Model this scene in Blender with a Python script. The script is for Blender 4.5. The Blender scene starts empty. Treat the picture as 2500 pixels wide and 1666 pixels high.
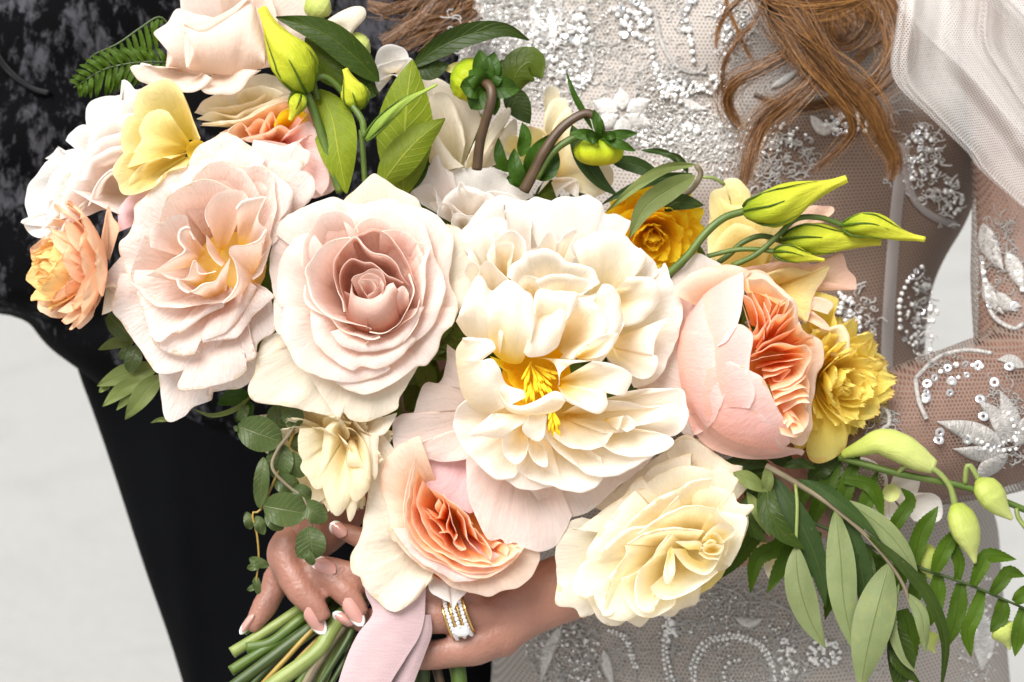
import bpy, bmesh, math, random
import numpy as np
from mathutils import Vector
rnd = random.Random(7)
nrng = np.random.default_rng(7)
sc = bpy.context.scene
COL = sc.collection

# ------------------------------------------------------------------ camera
PXM = 0.55 / 2500.0            # metres per photograph pixel at the bouquet
DIST = 1.10                    # camera to bouquet
PITCH = math.radians(18)
FWD = np.array([0, math.cos(PITCH), -math.sin(PITCH)])
RIGHT = np.array([1.0, 0, 0])
UP = np.array([0, math.sin(PITCH), math.cos(PITCH)])
CAMPOS = np.array([0, 0, 1.05]) - FWD * DIST
cd = bpy.data.cameras.new('camera')
cam = bpy.data.objects.new('camera', cd)
COL.objects.link(cam)
cam.location = CAMPOS
cam.rotation_euler = (math.radians(90) - PITCH, 0, 0)
cd.sensor_width = 36
cd.lens = 36 * DIST / 0.55
cd.clip_start = 0.02
cd.clip_end = 200
cd.dof.use_dof = True
cd.dof.focus_distance = DIST - 0.005
cd.dof.aperture_fstop = 8.5
sc.camera = cam

# ------------------------------------------------------------------ light
SUN_EL, SUN_AZ = 56, 215       # degrees; azimuth seen from above, behind and left of the camera
w = bpy.data.worlds.new('World'); sc.world = w; w.use_nodes = True
nt = w.node_tree
sky = nt.nodes.new('ShaderNodeTexSky'); sky.sky_type = 'NISHITA'; sky.sun_disc = False
sky.sun_elevation = math.radians(SUN_EL); sky.sun_rotation = math.radians(SUN_AZ)
sky.dust_density = 4.0; sky.ozone_density = 0.6; sky.air_density = 1.0
hs = nt.nodes.new('ShaderNodeHueSaturation'); hs.inputs['Saturation'].default_value = 0.12
nt.links.new(sky.outputs[0], hs.inputs['Color'])
nt.links.new(hs.outputs[0], nt.nodes['Background'].inputs[0])
nt.nodes['Background'].inputs[1].default_value = 0.095
sd = bpy.data.lights.new('sun', 'SUN'); sd.energy = 3.3; sd.angle = math.radians(40); sd.color = (1, 0.975, 0.94)
so = bpy.data.objects.new('sun', sd); COL.objects.link(so)
_a = math.radians(SUN_AZ); _e = math.radians(SUN_EL)
_d = Vector((math.sin(_a) * math.cos(_e), math.cos(_a) * math.cos(_e), math.sin(_e)))   # towards the sun
so.rotation_euler = (-_d).to_track_quat('-Z', 'Y').to_euler()
so.location = _d * 5
sc.view_settings.view_transform = 'Standard'
sc.view_settings.look = 'None'
sc.view_settings.gamma = 1
sc.view_settings.exposure = 0.70
sc.cycles.use_denoising = True
sc.cycles.max_bounces = 14
sc.cycles.diffuse_bounces = 8
sc.cycles.transparent_max_bounces = 24
sc.cycles.transmission_bounces = 10

# ------------------------------------------------------------------ helpers: a photograph pixel and a depth (in the same unit, towards the camera) give a point
def W(p):
    p = np.asarray(p, float).reshape(-1, 3)
    d = DIST - p[:, 2] * PXM
    k = d / DIST
    X = (p[:, 0] - 1250) * PXM * k
    Y = (833 - p[:, 1]) * PXM * k
    return CAMPOS + d[:, None] * FWD + X[:, None] * RIGHT + Y[:, None] * UP
ZOOM = {'A': (0, 0, .38265), 'B': (800, 0, .38265), 'C': (1600, 0, .38265), 'D': (0, 500, .38265), 'E': (800, 400, .38265),
        'F': (1600, 500, .38265), 'G': (500, 1000, .42473), 'H': (1100, 1000, .42473), 'I': (1700, 1000, .42485),
        'J': (600, 400, .41465), 'K': (240, 310, .47207), 'L': (950, 460, .38259), 'M': (850, 850, .41455), 'Z': (0, 0, 1.06247), 'S': (0, 0, 1.0)}
def P2(z, s):
    a = np.array([float(t) for t in (s.split() if isinstance(s, str) else s)]).reshape(-1, 2)
    x0, y0, k = ZOOM[z]
    return a * k + np.array([x0, y0])
def P3(z, s, depth):
    a = P2(z, s)
    d = np.interp(np.linspace(0, 1, len(a)), np.linspace(0, 1, len(np.atleast_1d(depth))), np.atleast_1d(depth))
    return np.column_stack([a, d])
def spline(p, n):
    """Catmull-Rom through p, n samples even in length"""
    p = np.asarray(p, float)
    if len(p) == 1: return np.repeat(p, n, 0)
    if len(p) == 2:
        t = np.linspace(0, 1, n)[:, None]; return p[0] * (1 - t) + p[1] * t
    q = np.vstack([2 * p[0] - p[1], p, 2 * p[-1] - p[-2]])
    out = []
    for i in range(len(p) - 1):
        t = np.linspace(0, 1, 14, endpoint=False)[:, None]
        a, b, c, d = q[i], q[i + 1], q[i + 2], q[i + 3]
        out.append(.5 * ((2 * b) + (-a + c) * t + (2 * a - 5 * b + 4 * c - d) * t ** 2 + (-a + 3 * b - 3 * c + d) * t ** 3))
    out = np.vstack(out + [p[-1:]])
    L = np.concatenate([[0], np.cumsum(np.linalg.norm(np.diff(out, axis=0), axis=1))])
    s = np.linspace(0, L[-1], n)
    return np.column_stack([np.interp(s, L, out[:, k]) for k in range(p.shape[1])])
def raw_mesh(name, V, F, uv=None, mat=None, smooth=True):
    me = bpy.data.meshes.new(name)
    me.from_pydata([tuple(v) for v in V], [], [tuple(f) for f in F])
    if uv is not None:
        ul = me.uv_layers.new(name='UVMap')
        li = np.empty(len(me.loops), dtype=np.int32); me.loops.foreach_get('vertex_index', li)
        ul.data.foreach_set('uv', np.asarray(uv, np.float32)[li].ravel())
    if smooth: me.polygons.foreach_set('use_smooth', np.ones(len(me.polygons), dtype=bool))
    if mat: me.materials.append(mat)
    me.update()
    return me
def add(name, V, F, parent=None, mat=None, uv=None, smooth=True, px=True):
    """one mesh object; V in pixel space (px) or world"""
    V = W(V) if px else np.asarray(V, float)
    if parent is not None: V = V - ORG[parent.name]
    o = bpy.data.objects.new(name, raw_mesh(name, V, F, uv, mat, smooth))
    COL.objects.link(o)
    if parent is not None: o.parent = parent
    ORG[o.name] = ORG[parent.name] if parent is not None else np.zeros(3)
    return o
ORG = {}
def tag(o, label, cat, group=None, kind=None):
    if label: o['label'] = label
    if cat: o['category'] = cat
    if group: o['group'] = group
    if kind: o['kind'] = kind
    return o
def thing(name, base, label, cat, group=None):
    o = bpy.data.objects.new(name, None); COL.objects.link(o)
    o.empty_display_size = .02
    loc = W([base])[0]; o.location = loc; ORG[o.name] = loc
    return tag(o, label, cat, group)
def gridF(nu, nv, closed=False):
    F = []
    for i in range(nu if closed else nu - 1):
        a = i * nv; b = ((i + 1) % nu) * nv
        for j in range(nv - 1):
            F.append((a + j, a + j + 1, b + j + 1, b + j))
    return F
def tubeVF(path, rad, sides=8, flat=1.0, ridge=0, amp=0, twist=0, n=None, cap=True):
    path = np.asarray(path, float)
    if n is None: n = max(6, 3 * len(path))
    r = np.interp(np.linspace(0, 1, n), np.linspace(0, 1, len(np.atleast_1d(rad))), np.atleast_1d(rad))
    p = spline(path, n)
    T = np.gradient(p, axis=0); T /= np.linalg.norm(T, axis=1)[:, None] + 1e-9
    up = np.array([0, 0, 1.0])
    S = np.cross(T, up); S /= np.linalg.norm(S, axis=1)[:, None] + 1e-6
    N = np.cross(S, T)
    th = np.linspace(0, 2 * np.pi, sides, endpoint=False)
    V = np.zeros((sides, n, 3))
    vv = np.linspace(0, 1, n)
    for i, t in enumerate(th):
        rr = r * (1 + amp * np.cos(ridge * (t + twist * vv))) if ridge else r
        V[i] = p + S * (rr * math.cos(t))[:, None] + N * (rr * flat * math.sin(t))[:, None]
    F = gridF(sides, n, True)
    V = V.reshape(-1, 3)
    uv = np.column_stack([np.repeat(np.arange(sides) / sides, n), np.tile(vv, sides)])
    if cap:
        a = len(V); V = np.vstack([V, p[:1], p[-1:]]); uv = np.vstack([uv, [[.5, 0], [.5, 1]]])
        for i in range(sides):
            j = (i + 1) % sides
            F.append((a, i * n, j * n)); F.append((a + 1, j * n + n - 1, i * n + n - 1))
    return V, F, uv
def tube(name, path, rad, mat, parent=None, **k):
    V, F, uv = tubeVF(path, rad, **k)
    return add(name, V, F, parent, mat, uv)
class Bag:
    """collects several shapes for one mesh"""
    def __init__(s): s.V = []; s.F = []; s.U = []; s.n = 0
    def put(s, V, F, uv=None):
        s.V.append(np.asarray(V, float)); s.F += [tuple(i + s.n for i in f) for f in F]
        s.U.append(uv if uv is not None else np.zeros((len(V), 2))); s.n += len(V)
    def out(s, name, parent=None, mat=None, **k):
        return add(name, np.vstack(s.V), s.F, parent, mat, np.vstack(s.U), **k)

# ------------------------------------------------------------------ materials
def srgb(r, g, b):
    f = lambda c: c / 12.92 if c <= .04045 else ((c + .055) / 1.055) ** 2.4
    return (f(r / 255), f(g / 255), f(b / 255), 1)
class N:
    def __init__(s, name):
        s.m = bpy.data.materials.new(name); s.m.use_nodes = True
        s.t = s.m.node_tree; s.b = s.t.nodes['Principled BSDF']; s.o = s.t.nodes['Material Output']
    def n(s, ty, **kw):
        x = s.t.nodes.new(ty)
        for k, v in kw.items(): setattr(x, k, v)
        return x
    def l(s, a, b): s.t.links.new(a, b)
    def v(s, node, **kw):
        for k, val in kw.items(): node.inputs[k.replace('_', ' ')].default_value = val
    def ramp(s, stops, src=None, interp='LINEAR'):
        r = s.n('ShaderNodeValToRGB'); cr = r.color_ramp; cr.interpolation = interp
        while len(cr.elements) < len(stops): cr.elements.new(.5)
        for e, (p, c) in zip(cr.elements, stops):
            e.position = p; e.color = c if len(c) == 4 else (*c, 1)
        if src is not None: s.l(src, r.inputs[0])
        return r
    def math(s, op, a, b=None):
        x = s.n('ShaderNodeMath', operation=op)
        for i, q in enumerate((a, b)):
            if q is None: continue
            if isinstance(q, (int, float)): x.inputs[i].default_value = q
            else: s.l(q, x.inputs[i])
        return x.outputs[0]
    def mix(s, fac, a, b, mode='MIX'):
        x = s.n('ShaderNodeMix', data_type='RGBA', blend_type=mode)
        for sock, q in ((x.inputs[0], fac), (x.inputs[6], a), (x.inputs[7], b)):
            if isinstance(q, (int, float)): sock.default_value = q
            elif isinstance(q, tuple): sock.default_value = q if len(q) == 4 else (*q, 1)
            else: s.l(q, sock)
        return x.outputs[2]
    def noise(s, vec, scale, detail=3, rough=.5, dist=0):
        x = s.n('ShaderNodeTexNoise'); s.v(x, Scale=scale, Detail=detail, Roughness=rough, Distortion=dist)
        if vec is not None: s.l(vec, x.inputs['Vector'])
        return x
    def mapping(s, vec, scale=(1, 1, 1), rot=(0, 0, 0)):
        x = s.n('ShaderNodeMapping'); x.inputs['Scale'].default_value = scale; x.inputs['Rotation'].default_value = rot
        s.l(vec, x.inputs['Vector']); return x.outputs[0]
    def bump(s, h, strength, dist=.001, to=None):
        x = s.n('ShaderNodeBump'); s.v(x, Strength=strength, Distance=dist); s.l(h, x.inputs['Height'])
        s.l(x.outputs[0], (to or s.b).inputs['Normal']); return x
def uvxyz(m):
    tc = m.n('ShaderNodeTexCoord'); sp = m.n('ShaderNodeSeparateXYZ'); m.l(tc.outputs['UV'], sp.inputs[0])
    return tc, sp
def petal_mat(name, stops, transl=.28, vein=.5, edge=None, edge_w=.04, spot=None, rough=.55):
    """petal: colour runs from its claw (v=0) to its tip (v=1); fine lengthwise veins; thin enough to let light through"""
    m = N(name); tc, sp = uvxyz(m)
    oi = m.n('ShaderNodeObjectInfo')
    n1 = m.noise(tc.outputs['Object'], 55, 3)
    vv = m.math('ADD', sp.outputs[1], m.math('MULTIPLY', m.math('SUBTRACT', n1.outputs[0], .5), .22))
    stops = [(p_, tuple(c_ ** .90 for c_ in k_[:3])) for p_, k_ in stops]      # petals scatter light between them: keep the single petal pale
    col = m.ramp(stops, vv).outputs[0]
    wob = m.noise(tc.outputs['UV'], 3, 2); wv_ = m.n('ShaderNodeVectorMath', operation='MULTIPLY_ADD'); m.l(wob.outputs['Color'], wv_.inputs[0]); wv_.inputs[1].default_value = (.12, .12, 0); m.l(tc.outputs['UV'], wv_.inputs[2])
    mp = m.mapping(wv_.outputs[0], (30, 2.4, 1))
    n2 = m.noise(mp, 1.6, 4, .6)
    vl = m.ramp([(.47, (0, 0, 0)), (.60, (1, 1, 1))], n2.outputs[0]).outputs[0]
    col = m.mix(m.math('MULTIPLY', vl, .16 + .14 * vein), col, m.mix(1.0, col, (.88, .78, .70), 'MULTIPLY'))
    n7 = m.noise(tc.outputs['Object'], 32, 4, .6)
    col = m.mix(m.math('MULTIPLY', n7.outputs[0], .20), col, m.mix(1.0, col, (.97, .84, .78), 'MULTIPLY'))
    hv = m.n('ShaderNodeHueSaturation'); m.l(col, hv.inputs['Color'])
    m.l(m.math('ADD', .96, m.math('MULTIPLY', oi.outputs['Random'], .08)), hv.inputs['Value'])
    col = hv.outputs[0]
    if edge:   # dried or tinted rim, broken up
        n3 = m.noise(tc.outputs['Object'], 130, 3)
        e = m.math('GREATER_THAN', m.math('ADD', sp.outputs[1], m.math('MULTIPLY', m.math('SUBTRACT', n3.outputs[0], .62), .22)), 1 - edge_w)
        col = m.mix(m.math('MULTIPLY', e, .7), col, edge)
    if spot:
        n4 = m.noise(tc.outputs['Object'], 240, 2); s4 = m.math('GREATER_THAN', n4.outputs[0], .745)
        col = m.mix(m.math('MULTIPLY', s4, .4), col, spot)
    m.l(col, m.b.inputs['Base Color']); m.v(m.b, Roughness=rough)
    m.b.inputs['Specular IOR Level'].default_value = .16
    n5 = m.noise(tc.outputs['Object'], 420, 3, .6)
    n6 = m.noise(tc.outputs['Object'], 95, 3, .55, .6)
    hgt = m.math('ADD', m.math('MULTIPLY', n2.outputs[0], 1.9), m.math('ADD', m.math('MULTIPLY', n5.outputs[0], .7), m.math('MULTIPLY', n6.outputs[0], 3.0)))
    bp = m.bump(hgt, .18 + .14 * vein, .0012)
    tr = m.n('ShaderNodeBsdfTranslucent'); m.l(m.mix(1.0, col, (1.0, .96, .91), 'MULTIPLY'), tr.inputs[0]); m.l(bp.outputs[0], tr.inputs['Normal'])
    mx = m.n('ShaderNodeMixShader'); mx.inputs[0].default_value = transl + .08
    m.l(m.b.outputs[0], mx.inputs[1]); m.l(tr.outputs[0], mx.inputs[2]); m.l(mx.outputs[0], m.o.inputs[0])
    return m.m
def leaf_mat(name, top, back, vein_col, rough=.38, transl=.18, nveins=9, vein_amt=.5, slant=.9, spots=.3):
    """leaf: u across (0..1, midrib at .5), v along; upper and under side differ"""
    m = N(name); tc, sp = uvxyz(m)
    geo = m.n('ShaderNodeNewGeometry'); oi = m.n('ShaderNodeObjectInfo')
    au = m.math('ABSOLUTE', m.math('SUBTRACT', sp.outputs[0], .5))
    ph = m.math('SUBTRACT', sp.outputs[1], m.math('MULTIPLY', au, slant * .5))
    nz = m.noise(tc.outputs['Object'], 70, 2)
    ph = m.math('ADD', ph, m.math('MULTIPLY', nz.outputs[0], .02))
    fr = m.math('ABSOLUTE', m.math('SUBTRACT', m.math('FRACT', m.math('MULTIPLY', ph, nveins)), .5))
    side = m.n('ShaderNodeMapRange'); m.v(side, From_Min=.40, From_Max=.5, To_Min=0, To_Max=1); m.l(fr, side.inputs[0])
    mid = m.n('ShaderNodeMapRange'); m.v(mid, From_Min=.035, From_Max=.0, To_Min=0, To_Max=1); m.l(au, mid.inputs[0])
    ve = m.math('MAXIMUM', m.math('MULTIPLY', side.outputs[0], .55), mid.outputs[0])
    col = m.mix(geo.outputs['Backfacing'], top, back)
    n1 = m.noise(tc.outputs['Object'], 45, 4, .6)
    col = m.mix(m.math('MULTIPLY', n1.outputs[0], .8), col, m.mix(1.0, col, (.42, .50, .30), 'MULTIPLY'))
    n9 = m.noise(tc.outputs['Object'], 160, 4, .65); col = m.mix(m.math('MULTIPLY', m.math('GREATER_THAN', n9.outputs[0], .60), .22), col, m.mix(1.0, col, (1.5, 1.25, .8), 'MULTIPLY'))
    col = m.mix(m.math('MULTIPLY', ve, vein_amt), col, vein_col)
    n3 = m.noise(tc.outputs['Object'], 300, 2); s3 = m.math('GREATER_THAN', n3.outputs[0], .72)
    col = m.mix(m.math('MULTIPLY', s3, spots), col, (.12, .10, .04, 1))
    hv = m.n('ShaderNodeHueSaturation'); m.l(col, hv.inputs['Color'])
    m.l(m.math('ADD', .85, m.math('MULTIPLY', oi.outputs['Random'], .3)), hv.inputs['Value'])
    col = m.mix(1.0, hv.outputs[0], (1.22, 1.04, .8), 'MULTIPLY')
    m.l(col, m.b.inputs['Base Color']); m.v(m.b, Roughness=rough); m.b.inputs['Specular IOR Level'].default_value = .22
    n5 = m.noise(tc.outputs['Object'], 500, 2)
    bp = m.bump(m.math('ADD', m.math('MULTIPLY', n1.outputs[0], 2.5), m.math('SUBTRACT', m.math('MULTIPLY', n5.outputs[0], .3), m.math('MULTIPLY', ve, .8))), .45, .0010)
    m.l(bp.outputs[0], m.b.inputs['Normal'])
    tr = m.n('ShaderNodeBsdfTranslucent'); m.l(m.mix(1.0, col, (1.1, 1.2, .5), 'MULTIPLY'), tr.inputs[0])
    mx = m.n('ShaderNodeMixShader'); mx.inputs[0].default_value = transl
    m.l(m.b.outputs[0], mx.inputs[1]); m.l(tr.outputs[0], mx.inputs[2]); m.l(mx.outputs[0], m.o.inputs[0])
    return m.m
def stem_mat(name, a, b, rough=.45, streak=30):
    m = N(name); tc, sp = uvxyz(m)
    n1 = m.noise(m.mapping(tc.outputs['UV'], (streak, 3, 1)), 1.0, 4); n2 = m.noise(tc.outputs['Object'], 90, 3)
    f = m.math('ADD', m.math('MULTIPLY', n1.outputs[0], .6), m.math('MULTIPLY', n2.outputs[0], .5))
    col = m.ramp([(.35, a), (.72, b)], f).outputs[0]
    m.l(col, m.b.inputs['Base Color']); m.v(m.b, Roughness=rough); m.bump(f, .35, .001)
    return m.m
# ------------------------------------------------------------------ the ground
m = N('pale concrete'); tc = m.n('ShaderNodeTexCoord')
n1 = m.noise(tc.outputs['Object'], 1.1, 5, .6); n2 = m.noise(tc.outputs['Object'], 45, 5, .75); n3 = m.noise(tc.outputs['Object'], 5.0, 4, .6, .5)
c1 = m.ramp([(.3, (.335, .333, .322)), (.7, (.37, .367, .356))], n1.outputs[0]).outputs[0]
c2 = m.mix(m.math('MULTIPLY', m.ramp([(.48, (0, 0, 0)), (.70, (1, 1, 1))], n3.outputs[0]).outputs[0], .35), c1, (.25, .25, .248))
c3 = m.mix(m.math('MULTIPLY', n2.outputs[0], .6), c2, (.23, .225, .21))
m.l(c3, m.b.inputs['Base Color']); m.v(m.b, Roughness=.9); m.bump(n2.outputs[0], .5, .004)
o = add('ground', [[-40, -40, 0], [40, -40, 0], [40, 80, 0], [-40, 80, 0]], [(0, 1, 2, 3)], None, m.m, px=False)
tag(o, None, None, None, 'structure')
# ------------------------------------------------------------------ people: helpers
from mathutils.bvhtree import BVHTree
def rings(rows, n=48, ny=60, zexp=2.0):
    """rows: (y, left x, right x, z centre, half depth); a closed body of oval rings"""
    a = np.array(rows, float)
    ys = np.linspace(a[0, 0], a[-1, 0], ny)
    q = [np.interp(ys, a[:, 0], a[:, k]) for k in range(1, 5)]
    q = [np.convolve(np.pad(t, 3, mode='edge'), np.ones(7) / 7, 'valid') for t in q]
    th = np.linspace(0, 2 * np.pi, n, endpoint=False)
    V = np.zeros((n, ny, 3))
    for i, t in enumerate(th):
        c, s = math.cos(t), math.sin(t)
        cx = np.sign(c) * abs(c) ** (2 / zexp); cs = np.sign(s) * abs(s) ** (2 / zexp)
        V[i, :, 0] = (q[0] + q[1]) / 2 + cx * (q[1] - q[0]) / 2
        V[i, :, 1] = ys
        V[i, :, 2] = q[2] + cs * q[3]
    return V
def onto(*objs):
    """depth of the first surface of these objects under a photograph pixel"""
    trees = []
    for o in objs:
        me = o.data; off = Vector(ORG[o.name])
        trees.append(BVHTree.FromPolygons([v.co + off for v in me.vertices], [tuple(p.vertices) for p in me.polygons]))
    cp = Vector(CAMPOS)
    def f(x, y, default=-700):
        d = (Vector(W([(x, y, 0)])[0]) - cp).normalized(); best = None
        for t in trees:
            h = t.ray_cast(cp, d)
            if h[0] is not None and (best is None or h[3] < best[1]): best = (h[0], h[3], h[1])
        if best is None: return default
        return (DIST - (best[0] - cp).dot(Vector(FWD))) / PXM
    return f
def hexmask(m, vec, period):
    """1 on the threads of a hexagonal net, 0 in its holes"""
    tot = None
    for k in range(3):
        a = math.radians(30 + 120 * k); w_ = 2 * math.pi / period
        dt = m.n('ShaderNodeVectorMath', operation='DOT_PRODUCT'); m.l(vec, dt.inputs[0]); dt.inputs[1].default_value = (math.cos(a) * w_, 0, math.sin(a) * w_)
        c = m.math('COSINE', dt.outputs['Value'])
        tot = c if tot is None else m.math('ADD', tot, c)
    r = m.n('ShaderNodeMapRange'); m.v(r, From_Min=.7, From_Max=-.3, To_Min=0, To_Max=1); m.l(tot, r.inputs[0])
    return r.outputs[0]

# ------------------------------------------------------------------ people: materials
m = N('tanned skin'); tc = m.n('ShaderNodeTexCoord')
n1 = m.noise(tc.outputs['Object'], 22, 4); n2 = m.noise(m.mapping(tc.outputs['Object'], (1, 1, 2.5)), 320, 3, .6); n3 = m.noise(tc.outputs['Object'], 90, 3, .6, 1.2)
col = m.ramp([(.3, (.25, .118, .082)), (.65, (.325, .168, .120))], n1.outputs[0]).outputs[0]
col = m.mix(m.math('MULTIPLY', n3.outputs[0], .28), col, (.34, .105, .07))
m.l(col, m.b.inputs['Base Color']); m.v(m.b, Roughness=.44)
m.b.inputs['Subsurface Weight'].default_value = .12; m.b.inputs['Subsurface Radius'].default_value = (.006, .0025, .0012); m.b.inputs['Subsurface Scale'].default_value = 1.0
vo = m.n('ShaderNodeTexVoronoi'); m.v(vo, Scale=420.0); m.l(tc.outputs['Object'], vo.inputs['Vector']); n8 = m.noise(m.mapping(tc.outputs['Object'], (3, 1, 1)), 60, 4, .65, 1.5)
m.bump(m.math('ADD', m.math('ADD', n2.outputs[0], m.math('MULTIPLY', vo.outputs['Distance'], .8)), m.math('ADD', m.math('MULTIPLY', n3.outputs[0], 1.4), m.math('MULTIPLY', n8.outputs[0], 2.0))), .24, .0010)
M_SKIN = m.m
m = N('french manicure nail'); tc, sp = uvxyz(m)
au = m.math('SUBTRACT', sp.outputs[0], .5); edge = m.math('ADD', sp.outputs[1], m.math('MULTIPLY', m.math('MULTIPLY', au, au), 1.25))
col = m.mix(m.math('GREATER_THAN', edge, .89), (.52, .26, .22, 1), (.84, .81, .78, 1))
m.l(col, m.b.inputs['Base Color']); m.v(m.b, Roughness=.16); m.b.inputs['Coat Weight'].default_value = .6
M_NAIL = m.m
m = N('beige lined tulle'); tc = m.n('ShaderNodeTexCoord')
hx = hexmask(m, tc.outputs['Object'], .0021)
va = m.n('ShaderNodeVertexColor'); va.layer_name = 'sheer'
n1 = m.noise(tc.outputs['Object'], 14, 4)
hole = m.mix(va.outputs[0], (.26, .228, .205, 1), (.105, .064, .045, 1)); thr = m.mix(va.outputs[0], (.46, .42, .385, 1), (.22, .155, .118, 1))
col = m.mix(hx, hole, thr); col = m.mix(m.math('MULTIPLY', n1.outputs[0], .35), col, m.mix(1.0, col, (.72, .66, .62), 'MULTIPLY'))
m.l(col, m.b.inputs['Base Color']); m.v(m.b, Roughness=.8); m.bump(hx, .5, .0006); M_TULLE = m.m
m = N('sheer sleeve net'); tc = m.n('ShaderNodeTexCoord'); hx = hexmask(m, tc.outputs['Object'], .0019)
m.v(m.b, Base_Color=(.20, .145, .115, 1), Roughness=.8); m.l(m.math('ADD', m.math('MULTIPLY', hx, .62), .10), m.b.inputs['Alpha']); M_NET = m.m
def thread_mat(name, a, b):
    m = N(name); tc, sp = uvxyz(m)
    n1 = m.noise(m.mapping(tc.outputs['UV'], (3, 40, 1)), 1.0, 3); n2 = m.noise(tc.outputs['Object'], 700, 2)
    m.l(m.ramp([(.35, a), (.65, b)], n1.outputs[0]).outputs[0], m.b.inputs['Base Color']); m.v(m.b, Roughness=.45); m.b.inputs['Sheen Weight'].default_value = .3
    m.bump(m.math('ADD', n1.outputs[0], n2.outputs[0]), .8, .0008); return m.m
M_THREAD = thread_mat('ivory satin thread', (.44, .42, .395), (.74, .72, .69))
M_THREADG = thread_mat('silver grey thread', (.22, .205, .19), (.44, .42, .395))
def plain(name, col, rough, metal=0, spec=.5, coat=0):
    m = N(name); tc = m.n('ShaderNodeTexCoord'); n1 = m.noise(tc.outputs['Object'], 200, 2)
    m.l(m.mix(m.math('MULTIPLY', n1.outputs[0], .3), col, tuple(c * .75 for c in col[:3])), m.b.inputs['Base Color'])
    m.v(m.b, Roughness=rough, Metallic=metal); m.b.inputs['Specular IOR Level'].default_value = spec; m.b.inputs['Coat Weight'].default_value = coat; return m.m
M_PEARL = plain('pearl bead', (.80, .79, .77), .18, 0, .8, .5)
M_GLASS = plain('silver lined glass bead', (.80, .79, .77), .12, .25, .8, .5)
M_SEQ = plain('silver sequin', (.66, .66, .68), .14, .7)
m = N('white veil tulle'); tc = m.n('ShaderNodeTexCoord'); hx = hexmask(m, tc.outputs['Object'], .0013)
dif = m.n('ShaderNodeBsdfDiffuse'); dif.inputs[0].default_value = (.84, .82, .80, 1); trl = m.n('ShaderNodeBsdfTranslucent'); trl.inputs[0].default_value = (.84, .82, .80, 1)
a1 = m.n('ShaderNodeMixShader'); a1.inputs[0].default_value = .35; m.l(dif.outputs[0], a1.inputs[1]); m.l(trl.outputs[0], a1.inputs[2])
tp = m.n('ShaderNodeBsdfTransparent'); a2 = m.n('ShaderNodeMixShader'); m.l(m.math('ADD', m.math('MULTIPLY', hx, .38), .17), a2.inputs[0])
m.l(tp.outputs[0], a2.inputs[1]); m.l(a1.outputs[0], a2.inputs[2]); m.l(a2.outputs[0], m.o.inputs[0]); M_VEIL = m.m
def hair_mat(name, a, b, c_):
    m = N(name); tc, sp = uvxyz(m)
    m.l(m.ramp([(0, a), (.5, b), (1, c_)], sp.outputs[0]).outputs[0], m.b.inputs['Base Color']); m.v(m.b, Roughness=.32); m.b.inputs['Specular IOR Level'].default_value = .6
    return m.m
M_HAIR = hair_mat('auburn hair', (.045, .017, .004), (.18, .070, .016), (.42, .20, .055))
m = N('black and grey floral velvet'); tc = m.n('ShaderNodeTexCoord')
mpv = m.mapping(tc.outputs['Object'], (1.5, 1.5, .75)); n0 = m.noise(mpv, 26, 3, .5, .5); n1 = m.noise(mpv, 130, 5, .7, .4); n2 = m.noise(tc.outputs['Object'], 500, 2); n4 = m.noise(tc.outputs['Object'], 5, 2)
k = m.math('ADD', m.math('MULTIPLY', n0.outputs[0], .55), m.math('MULTIPLY', n1.outputs[0], .55))
k = m.math('ADD', k, m.math('MULTIPLY', m.math('SUBTRACT', n4.outputs[0], .5), .25))
pat = m.ramp([(.555, (0, 0, 0)), (.66, (1, 1, 1))], k).outputs[0]
col = m.mix(pat, (.0015, .0015, .002, 1), m.mix(n1.outputs[0], (.010, .010, .013, 1), (.085, .085, .096, 1)))
m.l(col, m.b.inputs['Base Color']); m.v(m.b, Roughness=.85); m.b.inputs['Sheen Weight'].default_value = .0; m.b.inputs['Specular IOR Level'].default_value = .06; m.bump(m.math('ADD', k, m.math('MULTIPLY', n2.outputs[0], .2)), .5, .002); M_VELVET = m.m
m = N('black wool trousers'); tc = m.n('ShaderNodeTexCoord'); n1 = m.noise(tc.outputs['Object'], 900, 2); n2 = m.noise(tc.outputs['Object'], 7, 3)
m.l(m.ramp([(.3, (.0006, .0007, .0011)), (.7, (.0020, .0023, .0034))], n2.outputs[0]).outputs[0], m.b.inputs['Base Color']); m.v(m.b, Roughness=.8); m.b.inputs['Specular IOR Level'].default_value = .06; m.bump(n1.outputs[0], .3, .0005); M_WOOL = m.m
M_CORD = plain('black satin cord', (.003, .003, .004), .45, 0, .15)

# ------------------------------------------------------------------ the man in black, behind on the left
z_ = 1.06247
man = thing('person', (*P2('Z', '500 1600')[0], -1300), 'person in black and grey floral velvet jacket and black trousers behind the bouquet', 'person')
V = rings([(-250, -500, 1500, -1350, 330), (400, -480, 1400, -1350, 330), (690 * z_, -420, 1350, -1350, 330), (702 * z_, -60, 1320, -1350, 320), (722 * z_, 52, 1300, -1350, 310), (757 * z_, 85, 1300, -1350, 310),
           (797 * z_, 112, 1300, -1350, 300), (842 * z_, 182, 1300, -1350, 290), (900 * z_, 262, 1300, -1350, 280), (950 * z_, 330, 1300, -1360, 260), (1010 * z_, 450, 1300, -1380, 220)], 72, 150, 2.6)
X, Y = V[..., 0].copy(), V[..., 1].copy()
V[..., 2] += 22 * np.sin(X / 95 + Y / 160) + 14 * np.sin(X / 41 - Y / 90 + 1) + 10 * np.sin(Y / 45 + X / 200)
jacket = add('jacket', V.reshape(-1, 3), gridF(72, 150, True), man, M_VELVET)
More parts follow.
